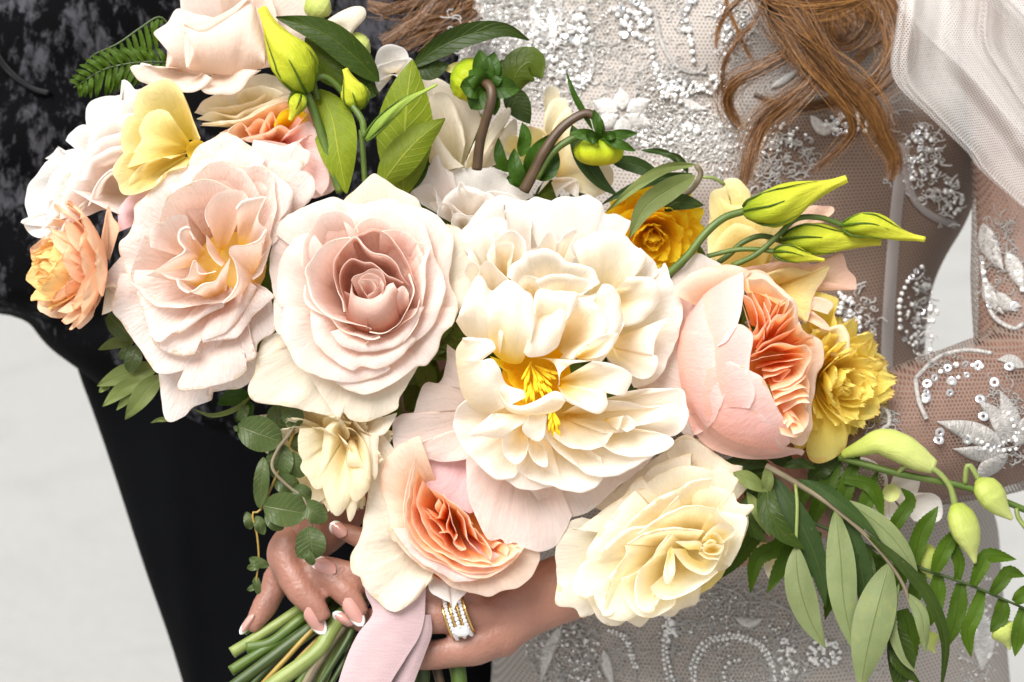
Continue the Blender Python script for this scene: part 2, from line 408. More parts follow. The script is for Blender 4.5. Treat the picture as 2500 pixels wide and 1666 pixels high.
V = rings([(800 * z_, 165, 1330, -1420, 240), (850 * z_, 190, 1330, -1420, 250), (950 * z_, 228, 1330, -1420, 250), (1080 * z_, 276, 1330, -1420, 250), (1300 * z_, 350, 1330, -1420, 250), (1500 * z_, 426, 1330, -1420, 250), (2600, 700, 1360, -1420, 250)], 64, 60, 2.4)
X, Y = V[..., 0].copy(), V[..., 1].copy()
V[..., 2] += 30 * np.exp(-((X - (395 + (Y - 1000) * .12)) / 26) ** 2) + 16 * np.sin(X / 120 + Y / 260)
add('trousers', V.reshape(-1, 3), gridF(64, 60, True), man, M_WOOL)
fz = onto(jacket)
for q in ('-20 330 40 420 120 500 220 565 320 590', '-20 360 40 450 130 525 230 580 310 600'):
    p = P2('A', q); tube('cord', [(x, y, fz(x, y) + 12) for x, y in p], [6, 6], M_CORD, man, sides=8, n=24)

# ------------------------------------------------------------------ the woman: body
woman = thing('person', (1750, 1700, -1150), 'person in beaded lace wedding dress and veil, holding the bouquet with both hands', 'person')
bag = Bag()
def limb(z, pts, dep, rad, flat=.9, sides=18, n=None):
    if len(rad) >= 5 and max(rad) < 62:     # a finger: knuckles stand out, the bones between are slimmer
        v = np.linspace(0, 1, 60); rr = np.interp(v, np.linspace(0, 1, len(rad)), rad) * .95
        rad = rr * (1 + .07 * np.exp(-((v - .40) / .055) ** 2) + .06 * np.exp(-((v - .72) / .045) ** 2) - .05 * np.exp(-((v - .56) / .07) ** 2) - .03 * np.exp(-((v - .22) / .08) ** 2)); n = 60
    V, F, _ = tubeVF(P3(z, pts, dep), rad, sides=sides, flat=flat, n=n or 34); bag.put(V, F)
def ball(z, x, y, d, r, sq=1.0):
    c = P2(z, [x, y])[0]; n = 14
    V = [(c[0] + r * math.sin(a) * math.cos(b), c[1] + r * math.sin(a) * math.sin(b), d + sq * r * math.cos(a)) for a in np.linspace(.02, math.pi - .02, 10) for b in np.linspace(0, 2 * math.pi, n, endpoint=False)]
    F = [(i * n + j, i * n + (j + 1) % n, (i + 1) * n + (j + 1) % n, (i + 1) * n + j) for i in range(9) for j in range(n)] + [tuple(range(n))[::-1], tuple(9 * n + k for k in range(n))]
    bag.put(V, F)
# her left hand (with the rings), wrist, forearm, upper arm
limb('G', '1560 1190 1700 1170 1950 1070 2250 960', (-308, -305, -320, -345), (60, 84, 84, 88), .66)
limb('S', '1420 1420 1800 1260 2150 1092 2420 1018 2540 960', (-345, -385, -445, -530, -620), (88, 112, 148, 172, 178), .88)
limb('S', '2562 960 2556 700 2540 350 2500 -60 2350 -250', (-620, -700, -820, -900, -950), (180, 165, 170, 200, 220), .9)
limb('G', '1520 1010 1250 880 1000 780 860 725 785 695 748 682', (-310, -265, -248, -245, -246, -248), (44, 40, 37, 34, 30, 20))
limb('G', '1560 1090 1250 1030 960 990 850 950 740 905 680 885', (-295, -262, -246, -236, -232, -234), (48, 44, 40, 37, 33, 22))
limb('G', '1650 1170 1450 1188 1250 1196 1050 1205 900 1218 810 1200', (-300, -272, -258, -255, -252, -252), (56, 45, 42, 39, 35, 22))
limb('G', '1850 1190 1620 1335 1420 1395 1270 1412 1120 1400 1000 1370', (-315, -300, -288, -280, -275, -270), (56, 56, 47, 41, 36, 20))
ball('G', 1600, 1195, -292, 50, .8); ball('G', 1700, 1300, -304, 56, .8); ball('G', 1265, 1030, -262, 44)
# her right hand, reaching round from behind
limb('G', '620 790 600 870 660 935 760 1012 860 1110 912 1190', (-300, -262, -238, -222, -212, -210), (44, 38, 37, 35, 31, 20))
limb('G', '640 690 520 730 452 820 488 945 568 1065 645 1145 690 1215', (-320, -290, -258, -232, -216, -208, -206), (48, 45, 43, 40, 38, 34, 22))
limb('G', '560 820 470 900 415 985 368 1090 302 1200 255 1270', (-330, -312, -290, -275, -262, -258), (40, 38, 37, 34, 30, 20))
limb('G', '900 250 800 480 700 650 600 760', (-460, -400, -350, -325), (85, 78, 74, 58), .75)
limb('S', '882 1106 960 960 1060 800 1300 520 1480 100 1600 -250', (-460, -660, -900, -1130, -1150, -1150), (85, 100, 115, 130, 170, 220))
limb('S', '1600 -250 1980 -280 2350 -250', (-1150, -1150, -1000), (220, 240, 200))
ball('G', 470, 800, -262, 46); ball('G', 505, 965, -236, 41); ball('G', 655, 930, -242, 39)
body = bag.out('body', None, M_SKIN)
md = body.modifiers.new('r', 'REMESH'); md.mode = 'VOXEL'; md.voxel_size = .0017; md.use_smooth_shade = True
sm = body.modifiers.new('s', 'SMOOTH'); sm.factor = .5; sm.iterations = 5
dg = bpy.context.evaluated_depsgraph_get(); me = bpy.data.meshes.new_from_object(body.evaluated_get(dg))
body.modifiers.clear(); old = body.data; body.data = me; bpy.data.meshes.remove(old)
me.name = 'body'
if not me.materials: me.materials.append(M_SKIN)
co = np.empty(len(me.vertices) * 3); me.vertices.foreach_get('co', co); co = co.reshape(-1, 3) - ORG[woman.name]
me.vertices.foreach_set('co', co.ravel()); me.update(); body.parent = woman; ORG['body'] = ORG[woman.name]; ORG[body.name] = ORG[woman.name]
fb = onto(body)
def nail(x0, y0, x1, y1, w_):
    a, b = P2('G', [x0, y0, x1, y1]); w_ *= .42473; d = b - a; L = np.linalg.norm(d); d /= L; pr = np.array([-d[1], d[0]])
    nu, nv = 13, 15; V = np.zeros((nu, nv, 3)); UV = np.zeros((nu, nv, 2))
    zb = fb(*(a + d * L * .15), -220) ; ze = fb(*(a + d * L * .6), zb)
    for i, u in enumerate(np.linspace(-1, 1, nu)):
        for j, v in enumerate(np.linspace(0, 1, nv)):
            hw = w_ / 2 * (min(1, (v / .22)) ** .5 if v < .22 else (1.0 if v < .55 else math.sqrt(max(0, 1 - ((v - .55) / .45) ** 2))))
            p = a + d * L * v + pr * u * hw
            V[i, j] = (*p, zb + (ze - zb) * min(v, .75) / .6 + 6.0 + 7 * math.sin(math.pi * min(1, v * 1.05)) - 15 * (u * hw / (w_ / 2)) ** 2); UV[i, j] = ((u + 1) / 2, v)
    o = add('fingernail', V.reshape(-1, 3), gridF(nu, nv), woman, M_NAIL, UV.reshape(-1, 2))
    md = o.modifiers.new('thick', 'SOLIDIFY'); md.thickness = .0006; md.offset = 0
for q in ((812, 722, 722, 655, 80), (752, 938, 612, 862, 92), (808, 1085, 908, 1245, 88), (860, 1232, 734, 1172, 66), (585, 1140, 690, 1290, 90), (282, 1180, 204, 1292, 44)): nail(*q)

# ------------------------------------------------------------------ the woman: dress, sleeve
ROWS = [(-260, 1060, 2560, -1150, 420), (0, 1105, 2480, -1150, 430), (300, 1120, 2420, -1150, 430), (530, 1125, 2372, -1150, 430), (650, 1130, 2290, -1150, 425), (760, 1135, 2262, -1150, 420), (930, 1140, 2255, -1150, 420),
        (1080, 1150, 2330, -1150, 425), (1250, 1165, 2435, -1150, 430), (1600, 1205, 2460, -1140, 440), (2600, 1100, 2560, -1120, 470)]
V = rings(ROWS, 96, 150, 2.3)
X, Y = V[..., 0].copy(), V[..., 1].copy()
V[..., 2] += 26 * np.exp(-(((X - 1600) / 330) ** 2 + ((Y - 60) / 260) ** 2)) * (V[..., 2] > -1150) + 9 * np.sin(X / 70 + Y / 50) * (V[..., 2] > -1150) + 6 * np.sin(X / 33 - Y / 60)
dress = add('dress', V.reshape(-1, 3), gridF(96, 150, True), woman, M_TULLE)
sh = np.clip((X - 1850 - 60 * np.sin(Y / 90)) / 60, 0, 1) * np.clip((Y - 230) / 60, 0, 1) + np.clip((Y - 420) / 80, 0, 1) * np.clip((X - 1480) / 200, 0, .55)
sh = np.clip(sh, 0, 1) * np.clip((1120 - Y) / 60, 0, 1)
vc = dress.data.color_attributes.new('sheer', 'FLOAT_COLOR', 'POINT')
vc.data.foreach_set('color', np.repeat(sh.reshape(-1, 1), 4, 1).astype(np.float32).ravel())
sl = Bag()
Vs, Fs, Us = tubeVF(P3('S', '1960 1185 2150 1090 2400 1022 2500 985 2574 900 2570 700 2552 350 2516 -60', (-410, -440, -510, -570, -640, -705, -820, -900)), (160, 174, 196, 202, 200, 184, 188, 220), sides=40, n=90, flat=.95, cap=False)
Vs[:, 2] += 3 * np.sin(Vs[:, 0] / 19 + Vs[:, 1] / 13)
sleeve = add('sleeve', Vs, Fs, woman, M_NET, Us)
fd = onto(dress); fs = onto(sleeve)
def strip(name, z, pts, width, fn, mat, parent, off=4):
    p = spline(P2(z, pts), 30); t = np.gradient(p, axis=0); t /= np.linalg.norm(t, axis=1)[:, None]; n_ = np.column_stack([-t[:, 1], t[:, 0]])
    V = []; U = []
    for i, u in enumerate(np.linspace(-1, 1, 7)):
        for j in range(30):
            q = p[j] + n_[j] * u * width / 2; V.append((*q, fn(*q) + off + (1 - u * u) * 5)); U.append(((u + 1) / 2, j / 29))
    return add(name, V, gridF(7, 30), parent, mat, U)
M_BONE = plain('grey satin ribbon', (.30, .265, .25), .6)
strip('boning_channel', 'Z', '2078 330 2062 460 2050 600 2040 760 2036 910', 30, fd, M_BONE, dress)
strip('piping', 'C', '1590 1060 1640 1250 1750 1370 1920 1440', 18, fd, M_BONE, dress)
# embroidery: satin leaves, cords, stitches, beads
def satin(z, pts, width, fn, parent, mat=M_THREAD, off=5, name='embroidered_leaf'):
    p = spline(P2(z, pts), 16); t = np.gradient(p, axis=0); t /= np.linalg.norm(t, axis=1)[:, None] + 1e-6; n_ = np.column_stack([-t[:, 1], t[:, 0]])
    V = []; U = []
    for i, u in enumerate(np.linspace(-1, 1, 9)):
        for j in range(16):
            v = j / 15; hw = width / 2 * (math.sin(math.pi * (.03 + .95 * v ** .8)) ** 1.05)
            q = p[j] + n_[j] * u * hw; V.append((*q, fn(*q) + off + 8 * math.sqrt(max(0, 1 - u * u)) - 2)); U.append(((u + 1) / 2, v))
    return add(name, V, gridF(9, 16), parent, mat, U)
def cordline(z, pts, r, fn, parent, mat=M_THREAD, name='embroidered_scroll'):
    p = spline(P2(z, pts), 40); return tube(name, [(x, y, fn(x, y) + r * .8) for x, y in p], [r], mat, parent, sides=7, n=60)
BEADS = []     # (x, y, z, radius, kind, on)
def beadline(z, pts, r, fn, on, kind=0, gap=2.1, jit=1.5):
    p = P2(z, pts); L = np.sum(np.linalg.norm(np.diff(p, axis=0), axis=1)); p = spline(p, max(2, int(L / (r * gap))))
    for x, y in p:
        x += rnd.uniform(-jit, jit); y += rnd.uniform(-jit, jit); rr = r * rnd.uniform(.75, 1.2)
        BEADS.append((x, y, fn(x, y) + rr * .7 + 3, rr, kind if kind < 3 else rnd.choice((0, 0, 1, 2)), on))
def beadpatch(z, x, y, rx, ry, n, r, fn, on, kind=3):
    c = P2(z, [x, y])[0]; k = ZOOM[z][2]
    for _ in range(n):
        a = rnd.uniform(0, 6.28); q = math.sqrt(rnd.random()); px, py = c[0] + rx * k * q * math.cos(a), c[1] + ry * k * q * math.sin(a)
        rr = r * rnd.uniform(.6, 1.25); BEADS.append((px, py, fn(px, py) + rr * .7 + 4, rr, kind if kind < 3 else rnd.choice((0, 1, 1, 2)), on))
for q, r in (('B', '2080 60 2110 160 2130 260 2190 380 2300 450 2420 470'), ('C', '0 60 10 180 60 330 140 430 240 468 310 440 318 400'), ('B', '1500 0 1480 120 1540 220 1640 260 1690 180 1650 60'),
             ('B', '1190 0 1200 130 1260 240 1360 260'), ('B', '1640 270 1700 420 1640 540 1540 560'), ('H', '1250 1190 1232 1400 1270 1620'), ('H', '1395 1600 1400 1450 1470 1345 1600 1300 1740 1340 1830 1440 1850 1620'),
             ('H', '1570 1600 1552 1500 1590 1440 1650 1420'), ('H', '560 1290 620 1180 640 1300 590 1400 660 1560'), ('H', '740 1260 800 1400 880 1560'), ('H', '920 1270 1010 1330 1060 1480 1060 1600'), ('H', '1480 1000 1640 1050 1700 1120 1680 1220'),
             ('H', '1840 1100 1960 1170 1960 1270 1870 1320')): cordline(q, r, 4.2, fd, dress, M_THREADG)
for a in range(6):     # flower motif on the bodice
    t = a / 6 * 6.28 + .5; c = (1880, 725)
    satin('B', [c[0] + 35 * math.cos(t), c[1] + 25 * math.sin(t), c[0] + 120 * math.cos(t), c[1] + 90 * math.sin(t), c[0] + 215 * math.cos(t), c[1] + 165 * math.sin(t)], 44, fd, dress, name='embroidered_petal')
    beadline('B', [c[0] + 40 * math.cos(t), c[1] + 30 * math.sin(t), c[0] + 130 * math.cos(t), c[1] + 100 * math.sin(t)], 4.5, fd, 'dress', 0)
for q, r, wd in (('C', '170 620 240 680 330 700', 26), ('C', '740 560 840 500 920 440', 20), ('B', '1420 60 1440 200 1420 330', 26), ('B', '1000 0 1010 160 1000 330', 22), ('B', '1290 30 1330 160 1300 280', 26),
                 ('H', '640 1240 560 1400 520 1580', 30), ('H', '880 1380 900 1480 940 1600', 26), ('H', '1640 1200 1720 1230 1800 1200', 24), ('I', '1620 1150 1650 1330 1640 1500', 60), ('C', '990 740 1080 830 1180 760', 30)): satin(q, r, wd, fd, dress)
# sleeve motifs
for q, r, wd in (('F', '2230 1540 2020 1450 1795 1385', 52), ('F', '2240 1530 2180 1360 2050 1240', 40), ('F', '2270 1520 2260 1340 2200 1190', 50), ('F', '2300 1540 2360 1420 2400 1320', 46), ('F', '2240 1570 2080 1590 1900 1560', 40), ('F', '2250 1590 2120 1680 2040 1780', 46),
                 ('F', '2352 1040 2260 990 2180 990', 30), ('F', '2090 120 2130 260 2220 420', 46), ('F', '2180 560 2250 640 2340 650', 34), ('F', '2240 300 2300 420 2352 560', 40), ('F', '2100 480 2140 600 2220 700', 34)): satin(q, r, wd, fs, sleeve, M_THREADG)
for q, r in (('F', '1660 1120 1680 1250 1730 1370'), ('F', '1660 1110 1800 980 1980 930 2150 950'), ('F', '1340 1330 1400 1290 1480 1320 1490 1400 1440 1440'), ('F', '2080 330 2100 500 2150 700 2280 790 2352 760')): cordline(q, r, 6, fs, sleeve, M_THREADG)
for q, r, rr in (('F', '1720 1250 1750 1150 1850 1050 1960 1020 2080 1030', 8), ('F', '1880 1200 1900 1120 1990 1090', 7), ('F', '2050 1500 2150 1540 2260 1500 2340 1430', 6), ('F', '2060 1550 2180 1570 2300 1560', 6), ('F', '2250 1330 2290 1420 2300 1500', 6), ('F', '2090 380 2110 520 2140 640', 7), ('F', '2260 330 2310 430 2345 540', 7)): beadline(q, r, rr, fs, 'sleeve', 3)
for x, y in ((2060, 1030), (2165, 1135), (2075, 1240), (2095, 1350), (1815, 1455), (1810, 1500), (1990, 1500), (2260, 1030), (1735, 1140), (1730, 1230), (2295, 650), (1890, 1130)):
    p = P2('F', [x, y])[0]; BEADS.append((p[0], p[1], fs(*p) + 8, 10, 2, 'sleeve'))
for q in (('B', 930, 110, 120, 220, 90, 4.5), ('B', 1150, 130, 300, 200, 190, 4.8), ('B', 1600, 190, 70, 110, 26, 8), ('B', 1450, 320, 200, 180, 80, 5.5), ('B', 1950, 130, 120, 120, 40, 7.5), ('B', 1560, 480, 120, 90, 36, 5.5), ('B', 2230, 570, 160, 60, 40, 6), ('B', 2090, 880, 160, 60, 26, 5.5),
          ('C', 420, 60, 60, 60, 10, 6), ('C', 480, 260, 60, 110, 14, 6), ('C', 230, 820, 60, 40, 14, 7), ('C', 640, 880, 330, 110, 60, 5), ('C', 1200, 800, 120, 70, 26, 7), ('C', 1310, 790, 60, 70, 12, 9), ('C', 380, 540, 90, 60, 20, 6), ('F', 1320, 910, 70, 80, 30, 8), ('F', 1200, 640, 60, 100, 24, 7), ('F', 1260, 740, 60, 50, 16, 7),
          ('F', 1690, 700, 110, 240, 34, 7), ('F', 1710, 960, 60, 80, 12, 7), ('I', 740, 1400, 100, 80, 60, 5.5), ('I', 520, 1480, 60, 160, 40, 5.5), ('H', 700, 1430, 200, 200, 60, 4.5), ('H', 1260, 1250, 50, 80, 20, 6), ('I', 1650, 1200, 60, 300, 30, 5), ('C', 1700, 1000, 100, 200, 34, 6), ('C', 1900, 1250, 60, 130, 20, 6)):
    beadpatch(*q[:7], fd, 'dress')
for q, r, rr in (('C', '240 0 170 110 180 180 225 260 240 390', 8), ('C', '0 470 60 560 130 610', 7), ('C', '120 545 230 590 340 530 420 460', 8), ('B', '1830 60 1880 140 1960 220 2060 280 2080 390 2160 560', 7), ('B', '2310 0 2290 120 2320 260', 9), ('B', '1620 60 1590 140 1640 250', 8),
                 ('B', '2150 570 2230 640 2330 690', 6), ('F', '1560 780 1560 620 1620 480 1700 400', 7), ('F', '1560 790 1600 870 1660 880', 7), ('H', '1240 1190 1222 1400 1258 1600', 5), ('H', '1385 1600 1390 1445 1462 1330 1600 1288', 5), ('H', '1600 1288 1750 1325 1845 1435 1866 1610', 5), ('H', '1590 1600 1570 1500 1605 1455 1660 1435', 5), ('H', '910 1270 1005 1330 1050 1480', 4.5), ('H', '935 1265 1020 1325 1072 1480', 4.5), ('H', '1260 1200 1245 1400 1280 1560', 5), ('H', '1405 1560 1420 1440 1500 1340 1620 1315', 5), ('H', '1640 1315 1760 1350 1840 1460', 5)): beadline(q, r, rr, fd, 'dress', 3)
for q in (('B', 900, 150, 120, 330, 260), ('B', 1180, 160, 330, 260, 700), ('B', 1440, 380, 260, 340, 500), ('B', 1800, 200, 300, 250, 160), ('B', 2200, 800, 320, 200, 260), ('C', 300, 900, 420, 200, 420), ('C', 60, 600, 200, 200, 160), ('C', 480, 200, 140, 200, 90), ('H', 650, 1400, 220, 220, 260), ('H', 1450, 1200, 300, 260, 200), ('H', 1800, 1400, 260, 260, 260), ('I', 1620, 1350, 110, 300, 120), ('C', 1700, 1050, 130, 260, 120), ('F', 1690, 700, 100, 300, 90), ('F', 1280, 800, 120, 200, 80)):
    beadpatch(*q, 3.0, fd, 'dress')
st = Bag()     # stitches too many to count
def stitches(z, x, y, rx, ry, n, fn, ln=9):
    """fine lace thread wandering over the net"""
    c = P2(z, [x, y])[0]; k = ZOOM[z][2]
    for _ in range(int(n / 2.2)):
        a = rnd.uniform(0, 6.28); q = math.sqrt(rnd.random()); px, py = c[0] + rx * k * q * math.cos(a), c[1] + ry * k * q * math.sin(a)
        b = rnd.uniform(0, 6.28); cv = rnd.uniform(-1.1, 1.1); pts = []; zz = fn(px, py) + 3
        for _i in range(6):
            pts.append((px, py, zz + rnd.uniform(0, 3))); px += math.cos(b) * ln * .7; py += math.sin(b) * ln * .6; b += cv + rnd.uniform(-.5, .5)
        w_ = rnd.uniform(.9, 1.9)
        V, F, U = tubeVF(pts, [w_], sides=4, n=11, cap=False); st.put(V, F, U)
for q in (('B', 920, 150, 130, 330, 500), ('B', 1180, 160, 330, 260, 1100), ('B', 1440, 380, 260, 340, 900), ('B', 1760, 60, 300, 130, 160), ('B', 1900, 430, 330, 130, 160), ('C', 300, 900, 360, 160, 360), ('C', 60, 200, 160, 260, 90), ('H', 1100, 1450, 220, 220, 120), ('H', 1650, 1450, 260, 200, 160), ('I', 900, 1300, 300, 260, 160), ('F', 1300, 760, 120, 260, 120), ('C', 1500, 900, 120, 300, 60), ('B', 1800, 300, 140, 60, 50), ('B', 2050, 520, 320, 60, 110), ('B', 1900, 760, 320, 170, 160), ('B', 2200, 860, 320, 120, 200), ('C', 60, 760, 200, 110, 130), ('C', 480, 60, 120, 160, 90), ('C', 540, 230, 120, 160, 60),
          ('C', 500, 900, 420, 120, 330), ('C', 760, 1000, 300, 140, 200), ('C', 800, 560, 120, 120, 40), ('C', 640, 1120, 300, 120, 160), ('H', 650, 1400, 220, 220, 330), ('H', 900, 1420, 160, 260, 150), ('H', 1450, 1150, 240, 170, 200), ('H', 1340, 1350, 90, 240, 110), ('H', 1700, 1130, 240, 160, 210), ('H', 1900, 1450, 140, 200, 180), ('I', 560, 1450, 160, 200, 180), ('I', 1600, 1350, 110, 300, 160), ('C', 1700, 1050, 130, 260, 170), ('C', 1850, 1300, 80, 160, 90), ('F', 1690, 700, 100, 300, 90)):
    stitches(*q, fd)
lace = st.out('lace_stitching', dress, M_THREAD); lace['kind'] = 'stuff'
st = Bag()
for q in (('F', 2230, 1350, 130, 280, 160), ('F', 1450, 1420, 130, 140, 90), ('F', 2200, 380, 120, 330, 200), ('F', 1780, 1010, 160, 60, 60), ('F', 2250, 1600, 160, 60, 50)): stitches(*q, fs)
lace2 = st.out('lace_stitching', sleeve, M_THREADG); lace2['kind'] = 'stuff'
# beads: the largest ones singly, the rest as one mass
def ico():
    bm = bmesh.new(); bmesh.ops.create_icosphere(bm, subdivisions=2, radius=1); V = np.array([v.co[:] for v in bm.verts]); F = [tuple(v.index for v in f.verts) for f in bm.faces]; bm.free(); return V, F
IV, IF = ico()
OV = np.array([(1, 0, 0), (-1, 0, 0), (0, 1, 0), (0, -1, 0), (0, 0, 1), (0, 0, -1.0)]); OF = [(0, 2, 4), (2, 1, 4), (1, 3, 4), (3, 0, 4), (2, 0, 5), (1, 2, 5), (3, 1, 5), (0, 3, 5)]
th = np.linspace(0, 2 * np.pi, 12, endpoint=False)
SV = np.array([(math.cos(t) * r, math.sin(t) * r, z) for r, z in ((.32, -.05), (.6, .22), (1, 0)) for t in th])
SF = [(i * 12 + j, i * 12 + (j + 1) % 12, (i + 1) * 12 + (j + 1) % 12, (i + 1) * 12 + j) for i in range(2) for j in range(12)]
me_b = [raw_mesh('bead', IV, IF, None, M_PEARL), raw_mesh('glass_bead', IV, IF, None, M_GLASS), raw_mesh('sequin', SV @ np.array([RIGHT, UP, -FWD]), SF, None, M_SEQ)]
for key, par, mx in (('dress', dress, 290), ('sleeve', sleeve, 200)):
    L = sorted([b for b in BEADS if b[5] == key], key=lambda b: -b[3])
    for (x, y, z, r, k, _) in L[:mx]:
        o = bpy.data.objects.new(('bead', 'bead', 'sequin')[k], me_b[k]); COL.objects.link(o); o.parent = par
        o.location = W([(x, y, z)])[0] - ORG[par.name]; o.scale = [r * PXM * (1.35 if k == 2 else 1)] * 3; o.rotation_euler = (rnd.uniform(-.5, .5), 0, rnd.uniform(-.5, .5))
    if len(L) > mx:
        bg = Bag()
        for (x, y, z, r, k, _) in L[mx:]: bg.put(np.array([x, y, z]) + (IV if r > 3.6 else OV) * r, IF if r > 3.6 else OF)
        o = bg.out('small_beads', par, M_GLASS); o['kind'] = 'stuff'

# ------------------------------------------------------------------ the woman: veil, hair
def veil(edge, far, zed, zfar, seed, nf):
    e = spline(P2('C', edge), 60); f_ = spline(P2('C', far), 60); r = np.random.default_rng(seed); p = r.random(6) * 6.28
    n = 90; V = np.zeros((n, 60, 3))
    for i, u in enumerate(np.linspace(0, 1, n)):
        q = e * (1 - u) + f_ * u
        fold = 40 * math.sin(u * nf + p[0]) + 22 * math.sin(u * nf * 2.3 + p[1]) + 10 * math.sin(u * nf * 5.1 + p[2])
        V[i, :, :2] = q; V[i, :, 2] = zed + (zfar - zed) * u + fold * (.7 + .3 * np.linspace(0, 1, 60)) + 8 * np.sin(np.linspace(0, 9, 60) + u * 5)
        V[i, :, 0] += 18 * math.cos(u * nf + p[0]); V[i, :, 1] -= 18 * math.cos(u * nf + p[0])
    return V
for k, (a, b, zz) in enumerate((('1560 -200 1500 200 1480 520 1700 760 1950 1000 2050 1130 2352 1380 2700 1640', '2900 -500 2900 -300 2900 -100 2950 200 3000 500 3050 700 3100 900 3200 1100', (-470, -520)),
                                ('1640 -200 1600 60 1760 260 2000 480 2352 860 2800 1260', '2900 -700 2900 -400 2950 -100 3000 100 3050 300 3200 600', (-560, -600)),
                                ('1800 -200 2100 60 2352 300 2800 700', '2900 -800 2950 -500 3000 -300 3100 0', (-410, -430)))):
    V = veil(a, b, *zz, 11 + k, 16)
    add('veil', V.reshape(-1, 3), gridF(90, 60), woman, M_VEIL)
def lock(zoom, pts, deps, width, n, seed, loose=.2, taper=.34, rs=.72, parent=woman):
    """a lock of many single hairs round a spine"""
    r = np.random.default_rng(seed); m_ = 46
    sp_ = spline(P3(zoom, pts, deps), m_); t = np.gradient(sp_, axis=0); t /= np.linalg.norm(t, axis=1)[:, None] + 1e-6
    s1 = np.cross(t, [0, 0, 1.0]); s1 /= np.linalg.norm(s1, axis=1)[:, None] + 1e-6; s2 = np.cross(s1, t)
    v = np.linspace(0, 1, m_); wv = 1.08 * width * (1 - (1 - taper) * v ** 1.5) * (.75 + .25 * np.sin(v * 7 + seed)); bg = Bag()
    for k in range(int(n * 2.5)):
        a = r.random() * 6.28; q = math.sqrt(r.random()); fly = r.random() < loose
        sc_ = 1.0 if not fly else 1.5 + 1.5 * r.random()
        p = r.random(4) * 6.28; aa = a + 1.6 * v * r.normal()
        x = q * sc_ * wv * np.cos(aa) + (2.2 if not fly else 9) * np.sin(v * (5 + 4 * r.random()) + p[0])
        fan = 1 + .5 * v ** 5; x = x * fan
        y = fan * q * sc_ * wv * .7 * np.sin(aa) + (2.2 if not fly else 9) * np.sin(v * 6 + p[1])
        path = sp_ + s1 * x[:, None] + s2 * y[:, None]
        path = path[: int(m_ * (.72 + .28 * r.random() ** .5))]
        V, F, U = tubeVF(path, [rs, rs, rs * .5], sides=3, n=34, cap=False); U = np.column_stack([np.full(len(V), r.random()), U[:, 1]]); bg.put(V, F, U)
    return bg.out('hair_lock', parent, M_HAIR)
HL = [('760 -120 800 120 850 320 700 420 520 520 458 640 500 760 570 850', (-640, -600, -560, -560, -580, -600, -610, -600), 24, 110),
      ('720 -120 800 140 920 350 1010 490 860 640 710 760 630 900 590 1050 545 1230', (-600, -570, -540, -530, -520, -500, -470, -440, -400), 27, 150),
      ('860 -120 950 150 1060 390 1250 560 1380 700 1450 880 1520 1020 1490 1180', (-610, -570, -540, -520, -520, -530, -540, -550), 30, 160),
      ('700 -100 820 150 960 400 1110 560 1230 720 1255 850 1120 1000 960 1120', (-580, -550, -520, -510, -520, -540, -560, -580), 15, 80),
      ('1400 -120 1540 100 1580 240 1560 380 1480 500 1380 580 1200 640 950 685 760 660 600 590', (-650, -630, -620, -610, -610, -600, -590, -590, -600, -620), 18, 120),
      ('1200 -120 1400 120 1480 300 1450 420 1380 520 1300 520', (-660, -640, -620, -620, -630, -650), 20, 100), ('1280 -120 1330 100 1280 230 1180 260 1120 140 1150 -80', (-660, -650, -640, -640, -650, -660), 26, 110),
      ('1000 -140 1180 80 1260 220 1210 340', (-670, -660, -650, -650), 30, 110), ('720 -60 640 120 540 240 450 380 430 500 440 640', (-560, -560, -570, -580, -590, -600), 6, 22), ('430 -60 500 140 570 300 650 440', (-600, -590, -590, -600), 5, 16),
      ('640 -80 470 60 400 200 385 330', (-590, -590, -600, -600), 7, 24), ('650 -100 850 60 1000 240 1150 420 1300 600', (-560, -530, -500, -495, -500), 26, 120), ('900 -140 1000 60 1010 250 940 380', (-640, -630, -640, -650), 32, 110), ('1350 -140 1480 60 1460 220 1330 330 1270 420', (-660, -640, -630, -640, -650), 16, 70),
      ('560 -160 760 -20 980 40 1200 20 1420 -60', (-560, -530, -520, -530, -560), 26, 90), ('1100 400 1250 620 1400 800 1540 960 1570 1130', (-560, -545, -545, -550, -560), 10, 40)]
for i, (p, d, wd, n) in enumerate(HL): lock('C', p, d, wd, n, 20 + i)
for i, (p, d, wd, n) in enumerate([('860 -80 700 60 500 180 330 280', (-760, -740, -720, -720), 26, 120), ('900 -20 760 130 600 240 450 310', (-770, -750, -730, -730), 24, 110), ('760 -90 560 20 380 60 240 20', (-780, -760, -750, -760), 18, 80), ('930 60 820 180 720 280 600 340', (-770, -760, -750, -740), 18, 80)]):
    lock('B', p, d, wd, n, 50 + i, rs=.9)
